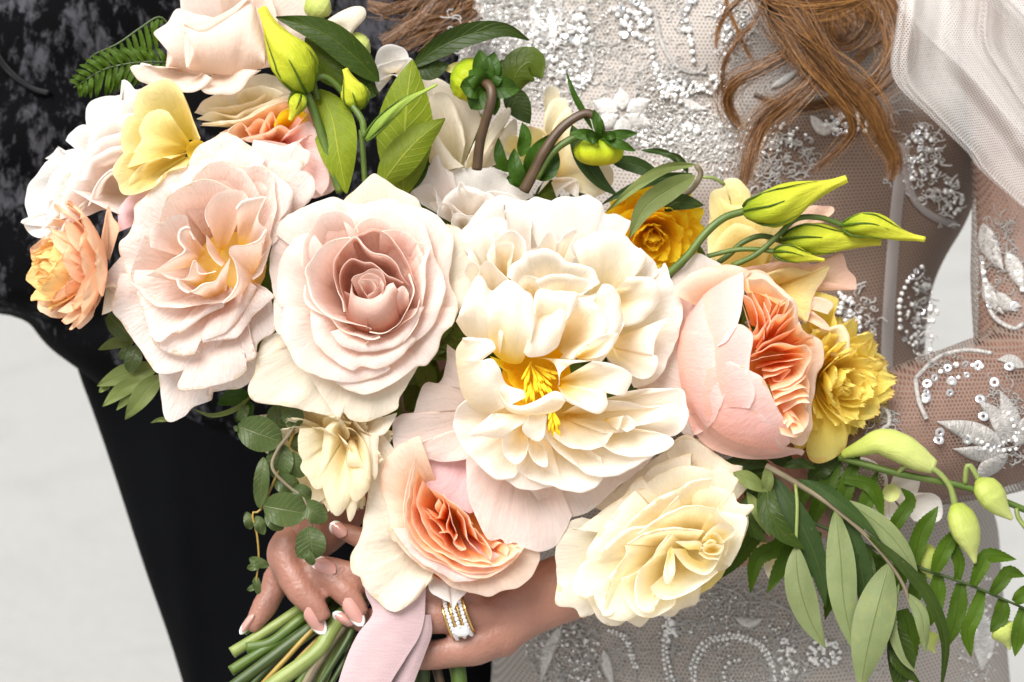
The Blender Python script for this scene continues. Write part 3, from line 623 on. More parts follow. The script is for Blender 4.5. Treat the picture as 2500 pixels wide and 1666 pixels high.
# ------------------------------------------------------------------ petals
PROF = {'c': ((.55, 1.0), (.05, .45)),      # cup: out first, then up
        'm': ((.42, .82), (.25, .85)),
        'f': ((.30, .62), (.60, 1.10)),     # flare: up first, then out and over
        'l': ((.33, .67), (.33, .67))}
def bez(a, v): return 3 * (1 - v) ** 2 * v * a[0] + 3 * (1 - v) * v * v * a[1] + v ** 3
def petal(parent, rim, zr, mat, c, zb, prof='m', base=None, bulge=0, roll=4, ang=120, nv=11, wav=5, jag=1.6, s=.15, und=2.0, name='petal', fr=1.0, pleat=2.6, ell=None):
    rim = np.asarray(rim, float)
    L = np.sum(np.linalg.norm(np.diff(rim, axis=0), axis=1))
    nu = int(np.clip(L / 6.5 * fr, 20, 64))
    zz = np.interp(np.linspace(0, 1, len(rim)), np.linspace(0, 1, len(np.atleast_1d(zr))), np.atleast_1d(zr))
    R = spline(np.column_stack([rim, zz]), nu)
    c = np.asarray(c, float)
    u = np.linspace(0, 1, nu)
    ph = nrng.random(8) * 6.28
    if base is None:
        B = np.column_stack([c[None, :2] + s * (R[:, :2] - c[None, :2]), np.full(nu, zb)])
    else:
        b = np.asarray(base, float).reshape(-1, 2)
        B = spline(np.column_stack([b, np.full(len(b), zb)]), nu)
        if len(b) == 1: B[:, :2] = b[0] + .12 * (R[:, :2] - b[0])
    # uneven rim
    outw = R[:, :2] - B[:, :2]; outw /= np.linalg.norm(outw, axis=1)[:, None] + 1e-6
    env = .45 + .55 * np.sin(u * L / 67 + ph[5] * 2) ** 2
    nn = env * (.8 * np.sin(u * L / 37 + ph[0]) + .55 * np.sin(u * L / 15 + ph[1]) + .45 * np.sin(u * L / 6.7 + ph[2]))
    R[:, :2] += outw * (jag * nn)[:, None]
    wv = .6 * env * (np.sin(u * L / 52 + ph[3]) + .5 * np.sin(u * L / 21 + ph[4]))
    (a1, b1) = PROF[prof]
    v = np.linspace(0, 1, nv)
    fx = bez(a1, v); fz = bez(b1, v)
    V = np.zeros((nu, nv, 3))
    V[:, :, :2] = B[:, None, :2] + (R - B)[:, None, :2] * fx[None, :, None]
    V[:, :, 2] = B[:, None, 2] + (R - B)[:, None, 2] * fz[None] + (bulge * 4 * v * (1 - v))[None] + wav * wv[:, None] * (v ** 2)[None]
    V[:, :, 2] += und * (np.sin(u * 9 + ph[5])[:, None] * np.sin(v * 7 + ph[6])[None])
    if ell is not None:      # the petal hugs a rounded bud: ell = (centre x, y, radius x, y, z centre, z radius, offset, lift of the free rim)
        ex, ey, rx, ry, ez, rz, eo, lf = ell
        q2 = np.clip(1 - ((V[:, :, 0] - ex) / rx) ** 2 - ((V[:, :, 1] - ey) / ry) ** 2, 0, 1)
        V[:, :, 2] = ez + rz * np.sqrt(q2) + eo + lf * (v ** 3)[None] + wav * .5 * wv[:, None] * (v ** 2)[None]
    kn = max(5, int(L / 26)); pk = np.interp(u, np.linspace(0, 1, kn), nrng.normal(size=kn)); pk = np.convolve(np.pad(pk, 2, mode='edge'), [.1, .2, .4, .2, .1], 'valid')
    k2 = max(4, int(L / 60)); pk2 = np.interp(u, np.linspace(0, 1, k2), nrng.normal(size=k2))
    sh_ = np.interp(v, np.linspace(0, 1, 6), nrng.normal(size=6) * .05 + 1)
    V[:, :, 2] += pleat * (pk[:, None] * (v ** .8 * sh_)[None] + .8 * pk2[:, None] * (v ** 2)[None])
    vv = v.copy()
    if roll > 0:
        T = V[:, -1] - V[:, -2]; T /= np.linalg.norm(T, axis=1)[:, None] + 1e-9
        U = np.gradient(V[:, -1], axis=0); U /= np.linalg.norm(U, axis=1)[:, None] + 1e-9
        Nn = np.cross(U, T); o3 = np.column_stack([outw * .6, np.full(nu, -1.0)])
        sg = np.sign(np.sum(Nn * o3, axis=1)); sg = np.where(np.convolve(sg, np.ones(5), 'same') >= 0, 1, -1)
        Nn *= sg[:, None]; Nn /= np.linalg.norm(Nn, axis=1)[:, None] + 1e-9
        rw = (.20 if roll < 5 else .40) * roll * (1 + .8 * np.sin(u * L / 45 + ph[7]))
        ex = []
        for t in np.radians(np.linspace(0, ang, 5)[1:]):
            ex.append(V[:, -1] + T * (rw * math.sin(t))[:, None] + Nn * (rw * (1 - math.cos(t)))[:, None])
        V = np.concatenate([V, np.stack(ex, 1)], 1); vv = np.concatenate([v, np.ones(4)])
    n2 = V.shape[1]
    uv = np.stack([np.repeat(u[:, None], n2, 1), np.repeat(vv[None], nu, 0)], -1).reshape(-1, 2)
    return add(name, V.reshape(-1, 3), gridF(nu, n2), parent, mat, uv)
def petals(parent, zoom, c, zb, rows, mat, **kw):
    """rows: (z of the rim, profile, rim points, options)"""
    cc = P2(zoom, c)[0]
    for r in rows:
        o = dict(kw); o.update(r[3] if len(r) > 3 else {})
        m = o.pop('mat', mat); zk = o.pop('zoom', zoom)
        ck = P2(zk, o.pop('c'))[0] if 'c' in o else cc
        zbk = o.pop('zb', zb); zj = o.pop('zj', 0)
        if zj: r = (np.array([r[0] + nrng.normal() * zj * .5 + nrng.normal() * zj for _ in range(4)]), *r[1:])
        if 'base' in o: o['base'] = P2(zk, o['base'])
        petal(parent, P2(zk, r[2]), r[0], m, ck, zbk, r[1], **o)
def frame(axis):
    a = np.asarray(axis, float); a /= np.linalg.norm(a)
    x = np.cross(a, [0.0, 1, 0.01]); x /= np.linalg.norm(x)
    return x, np.cross(a, x), a
def bloom(parent, c, axis, layers, mat, seed=1, name='petal'):
    """whorls of petals about an axis. layers: (count, length, width, angle from axis at claw, at tip, base height, base radius[, mat[, notch]])"""
    r = np.random.default_rng(seed); X, Y, A = frame(axis); c = np.asarray(c, float)
    for ly in layers:
        cnt, Ln, Wd, p0, p1, h0, r0 = ly[:7]; m = ly[7] if len(ly) > 7 and ly[7] else mat; notch = ly[8] if len(ly) > 8 else 0
        off = r.random() * 6.28
        for k in range(cnt):
            az = off + 2 * np.pi * k / cnt + r.normal() * .12
            l = Ln * (1 + r.normal() * .08); w_ = Wd * (1 + r.normal() * .08)
            nu, nv = 11, 12
            u = np.linspace(-1, 1, nu); v = np.linspace(0, 1, nv) ** .85
            phi = np.radians(p0 + (p1 - p0) * v + r.normal() * 5)
            rr = r0 + np.concatenate([[0], np.cumsum(np.sin(phi[:-1]))]) * l / (nv - 1)
            hh = h0 + np.concatenate([[0], np.cumsum(np.cos(phi[:-1]))]) * l / (nv - 1)
            wd = w_ * np.where(v < .62, (.28 + .72 * np.sin(np.clip(v / .62, 0, 1) * np.pi / 2)), np.sqrt(np.clip(1 - ((v - .62) / .40) ** 2, 0, 1)))
            V = np.zeros((nu, nv, 3))
            p = r.random(4) * 6.28
            for i, uu in enumerate(u):
                tip = 1 - (.05 * uu * uu) - notch * (abs(math.sin(uu * 5 + p[0])) * .06)
                cup = .15 * uu * uu * wd + (2.0 * math.sin(uu * 5 + p[1]) + 1.4 * math.sin(uu * 11 + p[2])) * v ** 1.5
                rad = rr * np.where(v > .5, tip, 1) - cup * np.cos(phi)
                hei = hh * np.where(v > .5, tip, 1) + cup * np.sin(phi)
                sx = uu * wd
                ca, sa = math.cos(az), math.sin(az)
                V[i] = c + np.outer(rad * ca - sx * sa, X) + np.outer(rad * sa + sx * ca, Y) + np.outer(hei, A)
            uv = np.stack([np.repeat((u[:, None] + 1) / 2, nv, 1), np.repeat(v[None], nu, 0)], -1).reshape(-1, 2)
            add(name, V.reshape(-1, 3), gridF(nu, nv), parent, m, uv)

def core(parent, zoom, c, r, z, mat, name='receptacle'):
    x, y = P2(zoom, c)[0]; n, m_ = 20, 6
    V = []
    for i in range(n):
        for j in range(m_):
            t = i / n * 2 * np.pi; q = j / (m_ - 1)
            V.append((x + r * q * math.cos(t), y + r * q * math.sin(t), z + 25 * q * q))
    uv = [(i / n, .05) for i in range(n) for j in range(m_)]
    return add(name, V, gridF(n, m_, True), parent, mat, uv)
# petal colours, claw to tip
M_ROSE = petal_mat('blush rose petal', [(0, (.66, .34, .20)), (.35, (.79, .54, .41)), (.7, (.86, .67, .59)), (1, (.92, .82, .785))], edge=(.88, .80, .68), edge_w=.05, transl=.36)
M_ROSE_IN = petal_mat('dusty rose heart petal', [(0, (.56, .22, .13)), (.5, (.76, .48, .39)), (1, (.87, .68, .60))], transl=.36)
M_GUARD = petal_mat('cream guard petal', [(0, (.72, .66, .36)), (.5, (.84, .77, .60)), (1, (.87, .80, .67))], edge=(.78, .66, .46), edge_w=.03, spot=(.7, .6, .42), transl=.34)
M_ROSE2 = petal_mat('pale blush rose petal', [(0, (.76, .48, .14)), (.25, (.85, .62, .47)), (.6, (.88, .72, .65)), (1, (.93, .85, .815))], edge=(.80, .66, .50), edge_w=.03, vein=1.6, transl=.38)
M_ROSE2_IN = petal_mat('blush rose heart petal', [(0, (.78, .50, .04)), (.2, (.84, .60, .34)), (.55, (.87, .69, .59)), (1, (.90, .80, .73))], transl=.38)
M_PEONY = petal_mat('ivory peony petal', [(0, (.88, .60, .04)), (.16, (.91, .77, .38)), (.45, (.945, .88, .69)), (1, (.96, .945, .90))], transl=.44, vein=.35)
M_PEONY_W = petal_mat('ivory white peony petal', [(0, (.93, .85, .62)), (.4, (.95, .905, .78)), (1, (.96, .945, .90))], transl=.44, vein=.35)
M_PEONY_P = petal_mat('pink tinted peony guard petal', [(0, (.86, .66, .50)), (.5, (.87, .69, .61)), (1, (.89, .77, .72))], transl=.40, edge=(.92, .88, .85), edge_w=.02)
M_MAUVE = petal_mat('mauve pink peony petal', [(0, (.66, .36, .38)), (1, (.74, .48, .50))], transl=.25)
M_PINK = petal_mat('pink garden rose petal', [(0, (.92, .56, .46)), (.4, (.92, .59, .54)), (.8, (.94, .68, .65)), (1, (.95, .77, .73))], edge=(.72, .46, .24), edge_w=.02, spot=(.84, .64, .48), transl=.40)
M_PEACH = petal_mat('peach garden rose heart petal', [(0, (.88, .24, .03)), (.5, (.94, .48, .18)), (.85, (.95, .65, .42)), (1, (.96, .76, .61))], transl=.45)
M_PEACHP = petal_mat('peach blush outer petal', [(0, (.90, .46, .18)), (.5, (.91, .63, .41)), (1, (.91, .73, .60))], edge=(.80, .60, .42), edge_w=.02, transl=.40)
M_CREAM = petal_mat('cream yellow rose petal', [(0, (.88, .76, .28)), (.5, (.93, .87, .58)), (1, (.96, .93, .79))], transl=.46, vein=.3, edge=(.78, .64, .36), edge_w=.015)
M_CREAM2 = petal_mat('pale cream petal', [(0, (.84, .68, .26)), (.5, (.89, .80, .50)), (1, (.91, .85, .64))], vein=.8, transl=.4)
M_WHITE = petal_mat('white petal', [(0, (.86, .79, .58)), (.4, (.89, .86, .80)), (1, (.91, .90, .88))], transl=.42, vein=.3)
M_BLUSHW = petal_mat('blush white petal', [(0, (.88, .74, .62)), (.5, (.89, .80, .76)), (1, (.91, .86, .84))], vein=.3, transl=.42)
M_YEL = petal_mat('soft yellow petal', [(0, (.78, .60, .05)), (.5, (.88, .72, .22)), (1, (.90, .80, .40))], vein=.9, transl=.42, edge=(.90, .74, .52), edge_w=.04)
M_GOLD = petal_mat('golden yellow petal', [(0, (.86, .42, .004)), (.6, (.93, .62, .008)), (1, (.95, .74, .03))], vein=.6, transl=.5)
M_DAHL = petal_mat('yellow dahlia petal', [(0, (.90, .66, .03)), (.5, (.95, .78, .10)), (1, (.97, .87, .24))], vein=.9, edge=(.92, .64, .20), edge_w=.05, transl=.5)
M_RAN = petal_mat('apricot ranunculus petal', [(0, (.92, .72, .54)), (.5, (.93, .66, .46)), (1, (.94, .68, .45))], edge=(.84, .38, .20), edge_w=.04, transl=.4)
M_RANY = petal_mat('apricot yellow ranunculus petal', [(0, (.92, .60, .20)), (1, (.94, .68, .28))], transl=.4)
M_SALM = petal_mat('salmon edged petal', [(0, (.84, .70, .34)), (.5, (.85, .66, .42)), (1, (.84, .54, .42))], vein=.8)
M_ROSE_T = petal_mat('cream blush side petal', [(0, (.82, .64, .50)), (.5, (.86, .70, .60)), (1, (.89, .79, .71))], transl=.38)
M_STAM = stem_mat('golden stamen', (.84, .50, .008, 1), (.92, .68, .02, 1), .6)

# ------------------------------------------------------------------ 1 dusty blush rose, centre
f = thing('rose', (*P2('J', '780 930')[0], -220), 'large dusty blush rose with a tight spiral heart, left of the ivory peony', 'rose')
petals(f, 'J', '770 900', -215, [
 (-125, 'f', '560 230 600 190 660 140 745 65 800 85 900 150 1000 200 1040 260', {'mat': M_GUARD}),
 (-120, 'f', '215 1000 130 1110 58 1150 66 1210 20 1330 65 1400 200 1420 400 1460 560 1500', {'mat': M_GUARD, 'roll': 7}),
 (-125, 'f', '240 990 170 1000 100 1040 80 1100 52 1165 110 1120 210 1060', {'mat': M_GUARD}),
 (-95, 'f', '320 1200 400 1290 480 1420 545 1505 575 1460 610 1500 690 1520 790 1490 890 1450 905 1380 960 1290 1020 1180', {'mat': M_GUARD}),
 (-100, 'f', '1180 360 1260 385 1300 470 1310 560 1370 600 1330 720 1260 850 1210 960', {'mat': M_GUARD}),
 (-80, 'f', '300 290 240 310 190 400 150 500 140 600 165 780 168 900 180 990 230 1020'),
 (-70, 'f', '185 420 200 350 260 300 380 240 515 200 600 230 720 245'),
 (-75, 'f', '940 235 1060 270 1130 310 1190 380 1222 440 1215 560 1195 680 1240 800 1240 880 1200 960'),
 (-62, 'f', '1245 840 1220 940 1150 1010 1130 1090 1060 1175 1000 1190 900 1270 740 1355 620 1335 535 1285', {'roll': 7}),
 (-55, 'f', '560 300 640 262 750 225 860 208 930 245 1000 300 1055 370 1085 460 1110 540'),
 (-55, 'f', '390 400 300 440 225 540 200 640 190 740 205 840 245 850', {'roll': 6}),
 (-46, 'f', '235 840 215 1000 250 1080 310 1200 400 1240 520 1275 650 1280 800 1240 850 1205', {'roll': 6}),
 (-45, 'f', '1060 460 1110 560 1150 640 1168 745 1145 850 1090 970 980 1065 900 1120', {'roll': 5}),
 (-35, 'm', '330 600 345 460 400 370 440 310 530 280 600 300 640 350 660 410'),
 (-32, 'm', '640 390 690 335 770 320 850 345 940 400 1010 470 1050 560'),
 (-30, 'f', '385 860 398 980 420 1060 500 1140 620 1215 680 1190 780 1205 880 1160 960 1080 1000 1030', {'roll': 7}),
 (-22, 'm', '790 402 890 393 975 425 1010 465 1072 490 1045 600 1045 720 1030 850 1000 960 930 1050', {'roll': 5}),
 (-18, 'f', '500 990 560 1070 660 1100 780 1095 880 1070 960 1010 1010 930 1050 840', {'roll': 6}),
 (-14, 'm', '360 720 358 800 400 850 500 910 560 980 640 1010 740 1030 790 1015', {'roll': 5}),
 (-10, 'c', '545 540 590 470 640 430 740 388 830 420 900 500 960 600 1000 700 1025 800 1005 880', {'mat': M_ROSE_IN}),
 (-12, 'c', '705 1062 760 1010 870 985 940 930 1000 875 1020 800', {'mat': M_ROSE_IN}),
 (-4, 'm', '620 440 520 450 440 490 400 550 355 630 372 690 405 800 480 885 580 930 700 960 740 975', {'roll': 5}),
 (-2, 'c', '955 650 985 740 975 800 930 890 880 960 800 998 730 985', {'roll': 5}),
 (4, 'c', '585 870 570 800 540 740 515 640 530 560 600 470 645 438 690 490 740 530 820 545 880 590 910 650 960 720', {'mat': M_ROSE_IN, 'roll': 5}),
 (8, 'c', '575 790 550 690 570 610 620 565 660 570 700 585 750 590 820 650 870 670 930 700', {'mat': M_ROSE_IN}),
 (10, 'c', '580 750 630 780 680 850 702 900 712 975', {'mat': M_ROSE_IN, 'base': '600 960 690 1010', 'zb': -90, 'roll': 0, 'wav': 1}),
], M_ROSE)
petals(f, 'J', '790 900', -150, [
 (16, 'm', '622 690 640 662 690 648 740 622 800 638 826 700', {'base': '700 860 840 860', 'zb': -100}),
 (20, 'l', '625 690 636 765 690 792 750 792 800 762 835 715 868 700', {'base': '590 930 680 990 800 1000 900 930 930 800', 'zb': -60, 'bulge': 34}),
 (15, 'l', '860 700 880 740 930 720 960 770', {'base': '900 930 960 880', 'zb': -70, 'bulge': 20}),
 (24, 'l', '672 688 700 684 735 690 768 730 745 765 718 782 690 745 676 700', {'base': '720 860 760 860', 'zb': -70}),
 (27, 'l', '690 686 730 676 772 684 778 715 760 740', {'base': '750 830', 'zb': -60}),
 (22, 'l', '660 700 690 660 740 650 790 672 812 720', {'base': '740 860', 'zb': -70}),
 (26, 'l', '720 775 770 745 790 700 800 690 815 720 800 765', {'base': '760 860 800 850', 'zb': -60, 'bulge': 12}),
], M_ROSE_IN, roll=2, wav=1.5, jag=1)

core(f, 'J', '770 800', 90, -170, M_ROSE_IN)
# ------------------------------------------------------------------ 2 open pale blush rose, left
f = thing('rose', (*P2('K', '690 780')[0], -250), 'pale blush rose opened wide to a golden heart, left of the spiral dusty rose', 'rose')
petals(f, 'K', '680 740', -235, [
 (-165, 'f', '310 1240 325 1380 350 1522 440 1500 490 1450 580 1412 590 1392 560 1380 640 1362 740 1350 805 1300 818 1240 800 1150', {'wav': 8}),
 (-150, 'f', '800 70 880 85 960 97 1030 75 1060 110 1097 132 1082 190 1040 200'),
 (-140, 'f', '880 180 970 170 1062 182 1042 240 1005 280'),
 (-128, 'f', '990 230 1080 235 1118 290 1110 360 1050 420 980 450'),
 (-130, 'f', '150 640 100 690 30 790 92 868 130 900'),
 (-125, 'f', '440 230 462 195 510 110 580 70 650 28 710 50 790 100 860 160'),
 (-110, 'f', '480 200 400 215 330 250 260 350 190 410 185 490 150 560 105 605 130 700 150 770'),
 (-105, 'f', '110 760 88 880 80 945 130 1010 200 1120 300 1268 410 1265 530 1210 640 1120', {'roll': 7}),
 (-112, 'f', '890 890 912 1000 908 1050 830 1110 818 1160 802 1210 740 1200', {'roll': 6}),
 (-95, 'f', '410 1330 430 1360 560 1345 700 1310 772 1250 752 1222 812 1180 792 1100 780 1020', {'roll': 7}),
 (-92, 'f', '360 310 430 250 500 195 600 140 700 80 770 118 850 190 930 255 1003 330 990 440 940 500'),
 (-80, 'f', '930 260 1000 330 985 430 950 465 930 580 890 620'),
 (-70, 'f', '280 1080 310 1130 400 1170 500 1170 522 1110 660 1062 760 930 810 820', {'roll': 10, 'ang': 160}),
 (-74, 'f', '540 1110 640 1090 720 1080 780 1010 800 980 890 900 905 870 860 830', {'roll': 8}),
 (-62, 'm', '730 210 840 205 905 260 912 340 918 430 885 560 892 600 850 740 800 790'),
 (-60, 'm', '450 310 560 200 640 180 740 215 800 290 845 370'),
 (-55, 'f', '150 740 200 860 240 960 280 1085 325 1110 385 1068 440 1060 540 985 650 925', {'roll': 5}),
 (-42, 'm', '310 520 330 420 370 350 460 300 560 275 640 300 700 340'),
 (-38, 'm', '240 560 200 650 172 780 220 850 290 920 360 932 440 936 520 920 630 908 700 880', {'roll': 4}),
 (-20, 'm', '575 520 553 450 580 380 640 335 740 330 775 372', {'mat': M_ROSE2_IN, 'base': '640 680', 'zb': -130}),
 (-25, 'm', '272 622 268 540 290 500 350 495 372 464 455 462 462 530', {'base': '520 700', 'zb': -110}),
 (0, 'm', '718 432 748 392 800 378 868 370 835 420 824 475 842 510 870 535 850 600', {'mat': M_ROSE2_IN, 'base': '720 600 790 640', 'zb': -110, 'roll': 5}),
 (-5, 'm', '250 772 300 740 380 690 452 640 424 590 432 540 470 528 500 582', {'mat': M_ROSE2_IN, 'base': '500 720 560 640', 'zb': -110, 'roll': 5}),
 (5, 'l', '250 770 310 750 370 785 460 782 490 695 512 702 522 758 610 748', {'mat': M_ROSE2_IN, 'base': '520 830 600 740', 'zb': -90}),
 (8, 'm', '870 540 830 592 760 618 690 620 676 650 705 700 725 790 700 860 655 912', {'mat': M_ROSE2_IN, 'base': '830 740 800 830', 'zb': -120, 'roll': 5}),
 (14, 'm', '418 790 432 830 490 857 540 820 605 800 640 740 682 682', {'mat': M_ROSE2_IN, 'base': '570 900 650 860', 'zb': -100, 'roll': 5}),
 (-20, 'l', '560 560 560 620 590 680 640 720', {'mat': M_ROSE2_IN, 'base': '620 640 660 700', 'zb': -110}),
], M_ROSE2, wav=6, und=3)
core(f, 'K', '690 720', 85, -150, M_ROSE2_IN)

# ------------------------------------------------------------------ 3 ivory peony
f = thing('peony', (*P2('M', '1000 300')[0], -260), 'big ivory peony with golden stamens at the front of the bouquet', 'peony')
petals(f, 'M', '1050 330', -235, [
 (-185, 'f', '1000 400 330 590 332 690 390 770 480 830 560 890 640 930 728 972 760 900', {'mat': M_MAUVE, 'base': '800 480'}),
 (-160, 'f', '585 -20 572 110 542 205 470 200 430 245 380 390 320 385 268 430 260 500 275 605 325 600 385 565 420 625 500 660 600 672 720 650', {'mat': M_PEONY_P, 'wav': 7}),
 (-150, 'f', '1060 830 1150 920 1250 970 1320 990 1420 960 1520 880 1640 780 1760 680 1800 620', {'mat': M_PEONY_P}),
 (-140, 'f', '700 640 695 760 710 880 760 1010 790 1070 830 1130 900 1128 930 1160 980 1145 1050 1180 1130 1198 1220 1160 1285 1060 1318 985', {'mat': M_PEONY_P, 'wav': 7}),
 (-165, 'f', '1840 880 1940 960 1930 1000 1880 1060 1945 1060 1945 1150 1910 1230 1942 1290 1912 1335 1888 1330 1900 1440 1950 1520 1930 1620', {'zoom': 'L', 'mat': M_PEONY_P, 'c': '1300 1000'}),
 (-175, 'f', '430 300 500 230 590 120 680 55 740 45 800 70 880 80 940 55 1040 90', {'zoom': 'L', 'mat': M_BLUSHW, 'c': '1000 800'}),
 (-165, 'f', '880 200 960 140 1080 60 1180 55 1260 40 1320 70 1362 110 1380 165 1450 165 1510 200 1542 215 1520 270 1470 300', {'zoom': 'L', 'mat': M_WHITE, 'c': '1150 900'}),
], M_PEONY, wav=5)
petals(f, 'L', '1050 1000', -200, [
 (-130, 'f', '1600 380 1690 470 1735 540 1760 468 1790 560 1830 650 1870 780 1850 920 1800 1060 1740 1180 1650 1250 1560 1270', {'base': '1350 900'}),
 (-140, 'm', '690 190 700 160 790 130 880 150 905 210 905 330', {'base': '900 700', 'mat': M_WHITE}),
 (-125, 'm', '610 200 660 130 740 105 700 165 690 220', {'base': '760 600', 'mat': M_WHITE}),
 (-105, 'f', '540 270 600 210 650 190 705 190 752 212 765 290', {'base': '760 700'}),
 (-105, 'm', '1185 400 1180 350 1250 310 1340 280 1430 275 1500 300 1570 370 1645 420 1625 500 1530 570', {'base': '1330 820', 'bulge': 40}),
 (-95, 'm', '880 400 955 352 1010 280 1040 287 1070 350 1100 330 1132 285 1202 268 1180 320 1150 372 1190 440', {'base': '1040 620', 'jag': 2.5}),
 (-90, 'f', '465 300 540 270 640 230 672 290 660 360 620 420', {'base': '700 720', 'jag': 3}),
 (-92, 'f', '440 290 490 330 480 400 530 380 500 440 520 480', {'base': '700 700', 'jag': 3}),
 (-78, 'm', '655 340 740 290 800 280 862 340 866 420 832 460', {'base': '780 700'}),
 (-70, 'm', '640 410 715 350 792 360 784 430 755 490', {'base': '740 700'}),
 (-80, 'm', '1520 570 1680 575 1732 690 1692 780 1590 862 1485 886', {'base': '1330 760', 'bulge': 35}),
 (-80, 'm', '1790 820 1700 955 1688 1060 1722 1080 1692 1180 1620 1216 1540 1192 1440 1150', {'base': '1330 1000', 'bulge': 20}),
 (-50, 'm', '478 720 510 660 545 600 580 530 560 482 510 470 480 540', {'base': '640 800', 'jag': 2.5}),
 (-45, 'm', '560 560 600 482 652 480 712 540 770 590', {'base': '700 860'}),
 (-10, 'm', '762 570 790 510 868 470 882 430 1000 396 1072 415 1140 465 1230 490 1302 530 1332 615', {'base': '1040 800', 'bulge': 30, 'roll': 10}),
 (-5, 'm', '820 600 860 555 930 560 962 590 970 650', {'base': '930 780', 'bulge': 20}),
 (5, 'm', '948 615 1010 562 1100 545 1200 565 1300 602 1260 660 1195 685', {'base': '1040 860', 'bulge': 28, 'roll': 8}),
 (0, 'm', '1190 690 1290 680 1352 655 1362 612 1422 630 1472 700 1490 850 1462 930 1400 1050 1345 1112', {'base': '1060 1060', 'bulge': 75, 'roll': 5}),
 (12, 'm', '1160 700 1290 715 1372 800 1398 900 1340 950 1250 1012 1180 1090', {'base': '1000 1080', 'bulge': 60}),
 (55, 'm', '1225 1015 1262 1005 1340 945 1452 922 1462 950 1400 1045 1330 1080', {'base': '1180 1100', 'zb': -20, 'bulge': 24}),
 (30, 'm', '915 770 945 655 1050 655 1192 662 1196 720 1152 820 1090 880', {'base': '980 1010', 'bulge': 55, 'zb': -80}),
 (45, 'l', '855 1050 900 1078 1000 1062 1072 1010 1112 900 1150 820', {'mat': M_PEONY_W, 'base': '960 740 1060 720', 'zb': -30, 'bulge': 46}),
 (10, 'l', '448 800 500 660 560 560 612 590 642 650 702 690 742 830', {'mat': M_PEONY_W, 'base': '425 850 500 950 640 1010 705 1085', 'zb': -40, 'bulge': 60, 'roll': 4}),
 (26, 'l', '620 700 680 640 745 600 800 600 862 650 908 682 942 800 930 900', {'base': '640 1020 700 1085 770 1118 842 1115 880 1050', 'zb': -35, 'bulge': 66, 'roll': 4}),
 (-60, 'm', '640 1070 680 1120 750 1180 770 1250 870 1330', {'base': '880 1150', 'zb': -110, 'mat': M_GOLD, 'roll': 0}),
 (30, 'l', '465 958 560 953 640 968 678 1020 640 1060 590 1100', {'mat': M_PEONY_W, 'base': '470 960 425 1040 440 1150', 'zb': -50, 'bulge': 36, 'jag': 2.5}),
 (36, 'l', '590 1102 652 1088 692 1132 722 1200 752 1262 852 1290 875 1335', {'mat': M_PEONY_W, 'base': '425 1100 440 1190 465 1310 530 1400 650 1442', 'zb': -50, 'bulge': 46, 'jag': 2.5}),
 (50, 'l', '702 1262 722 1330 790 1388 900 1378 1000 1330 1060 1298 1112 1320 1122 1362', {'mat': M_PEONY_W, 'base': '690 1290 720 1370 780 1432 900 1448 1000 1442 1085 1412 1122 1362', 'zb': 10, 'bulge': 36, 'jag': 2.5}),
 (58, 'm', '1300 1100 1440 1125 1532 1180 1540 1222 1512 1310 1480 1326 1390 1296 1392 1340 1400 1380 1352 1442 1290 1430 1200 1390 1125 1350', {'base': '1060 1240', 'zb': -50, 'bulge': 34}),
 (40, 'l', '1085 1250 1100 1180 1180 1120 1300 1100', {'base': '1080 1130 1000 1090 900 1080', 'zb': -20, 'bulge': 16}),
], M_PEONY, wav=5, und=4, pleat=6, jag=2.4)
petals(f, 'M', '1150 400', -140, [
 (-62, 'm', '1640 260 1790 240 1900 238 1972 250 1992 340 1995 430 1920 520 1700 480', {'base': '1250 380'}),
 (-70, 'f', '930 780 1000 822 1080 832 1180 822 1260 800', {}),
 (-52, 'm', '700 310 645 345 620 430 650 530 720 620 800 690 870 760 965 762 1000 720', {'roll': 8}),
 (-44, 'm', '990 690 1020 740 1150 800 1330 842 1440 816 1492 745 1482 640', {'roll': 6}),
 (-30, 'm', '1160 510 1230 600 1335 685 1425 742 1560 746 1660 702 1800 625', {'roll': 6}),
 (-20, 'm', '1350 330 1600 310 1780 350 1932 330 1860 420 1700 460 1640 492 1500 500', {'base': '1230 400', 'bulge': 14}),
 (-12, 'm', '1210 520 1300 580 1420 600 1500 570 1560 500', {'base': '1240 380'}),
 (-8, 'm', '1500 575 1580 622 1700 642 1820 622 1912 572 1900 525 1800 490', {'base': '1350 420', 'bulge': 15}),
 (-5, 'm', '905 530 915 620 980 684 1040 645 1062 560', {'base': '1060 440'}),
 (-8, 'm', '1058 600 1100 680 1172 694 1160 600 1110 540', {'base': '1090 430'}),
 (20, 'l', '850 388 780 440 708 512 800 522 900 528 990 472 1070 430', {'mat': M_PEONY_W, 'base': '870 385 970 390 1080 396', 'zb': 5, 'bulge': 16}),
 (28, 'l', '1065 402 1020 470 1080 530 1150 522 1172 400', {'mat': M_PEONY_W, 'base': '1080 390 1160 390', 'zb': 15, 'bulge': 10, 'jag': 3.5, 'wav': 8}),
 (0, 'm', '1580 480 1620 400 1672 420 1690 460 1640 494', {'base': '1500 420', 'zb': -60}),
], M_PEONY, wav=5, und=4, pleat=6, jag=2.4)
core(f, 'L', '940 1200', 85, -90, M_GOLD); core(f, 'M', '1100 420', 130, -150, M_PEONY)
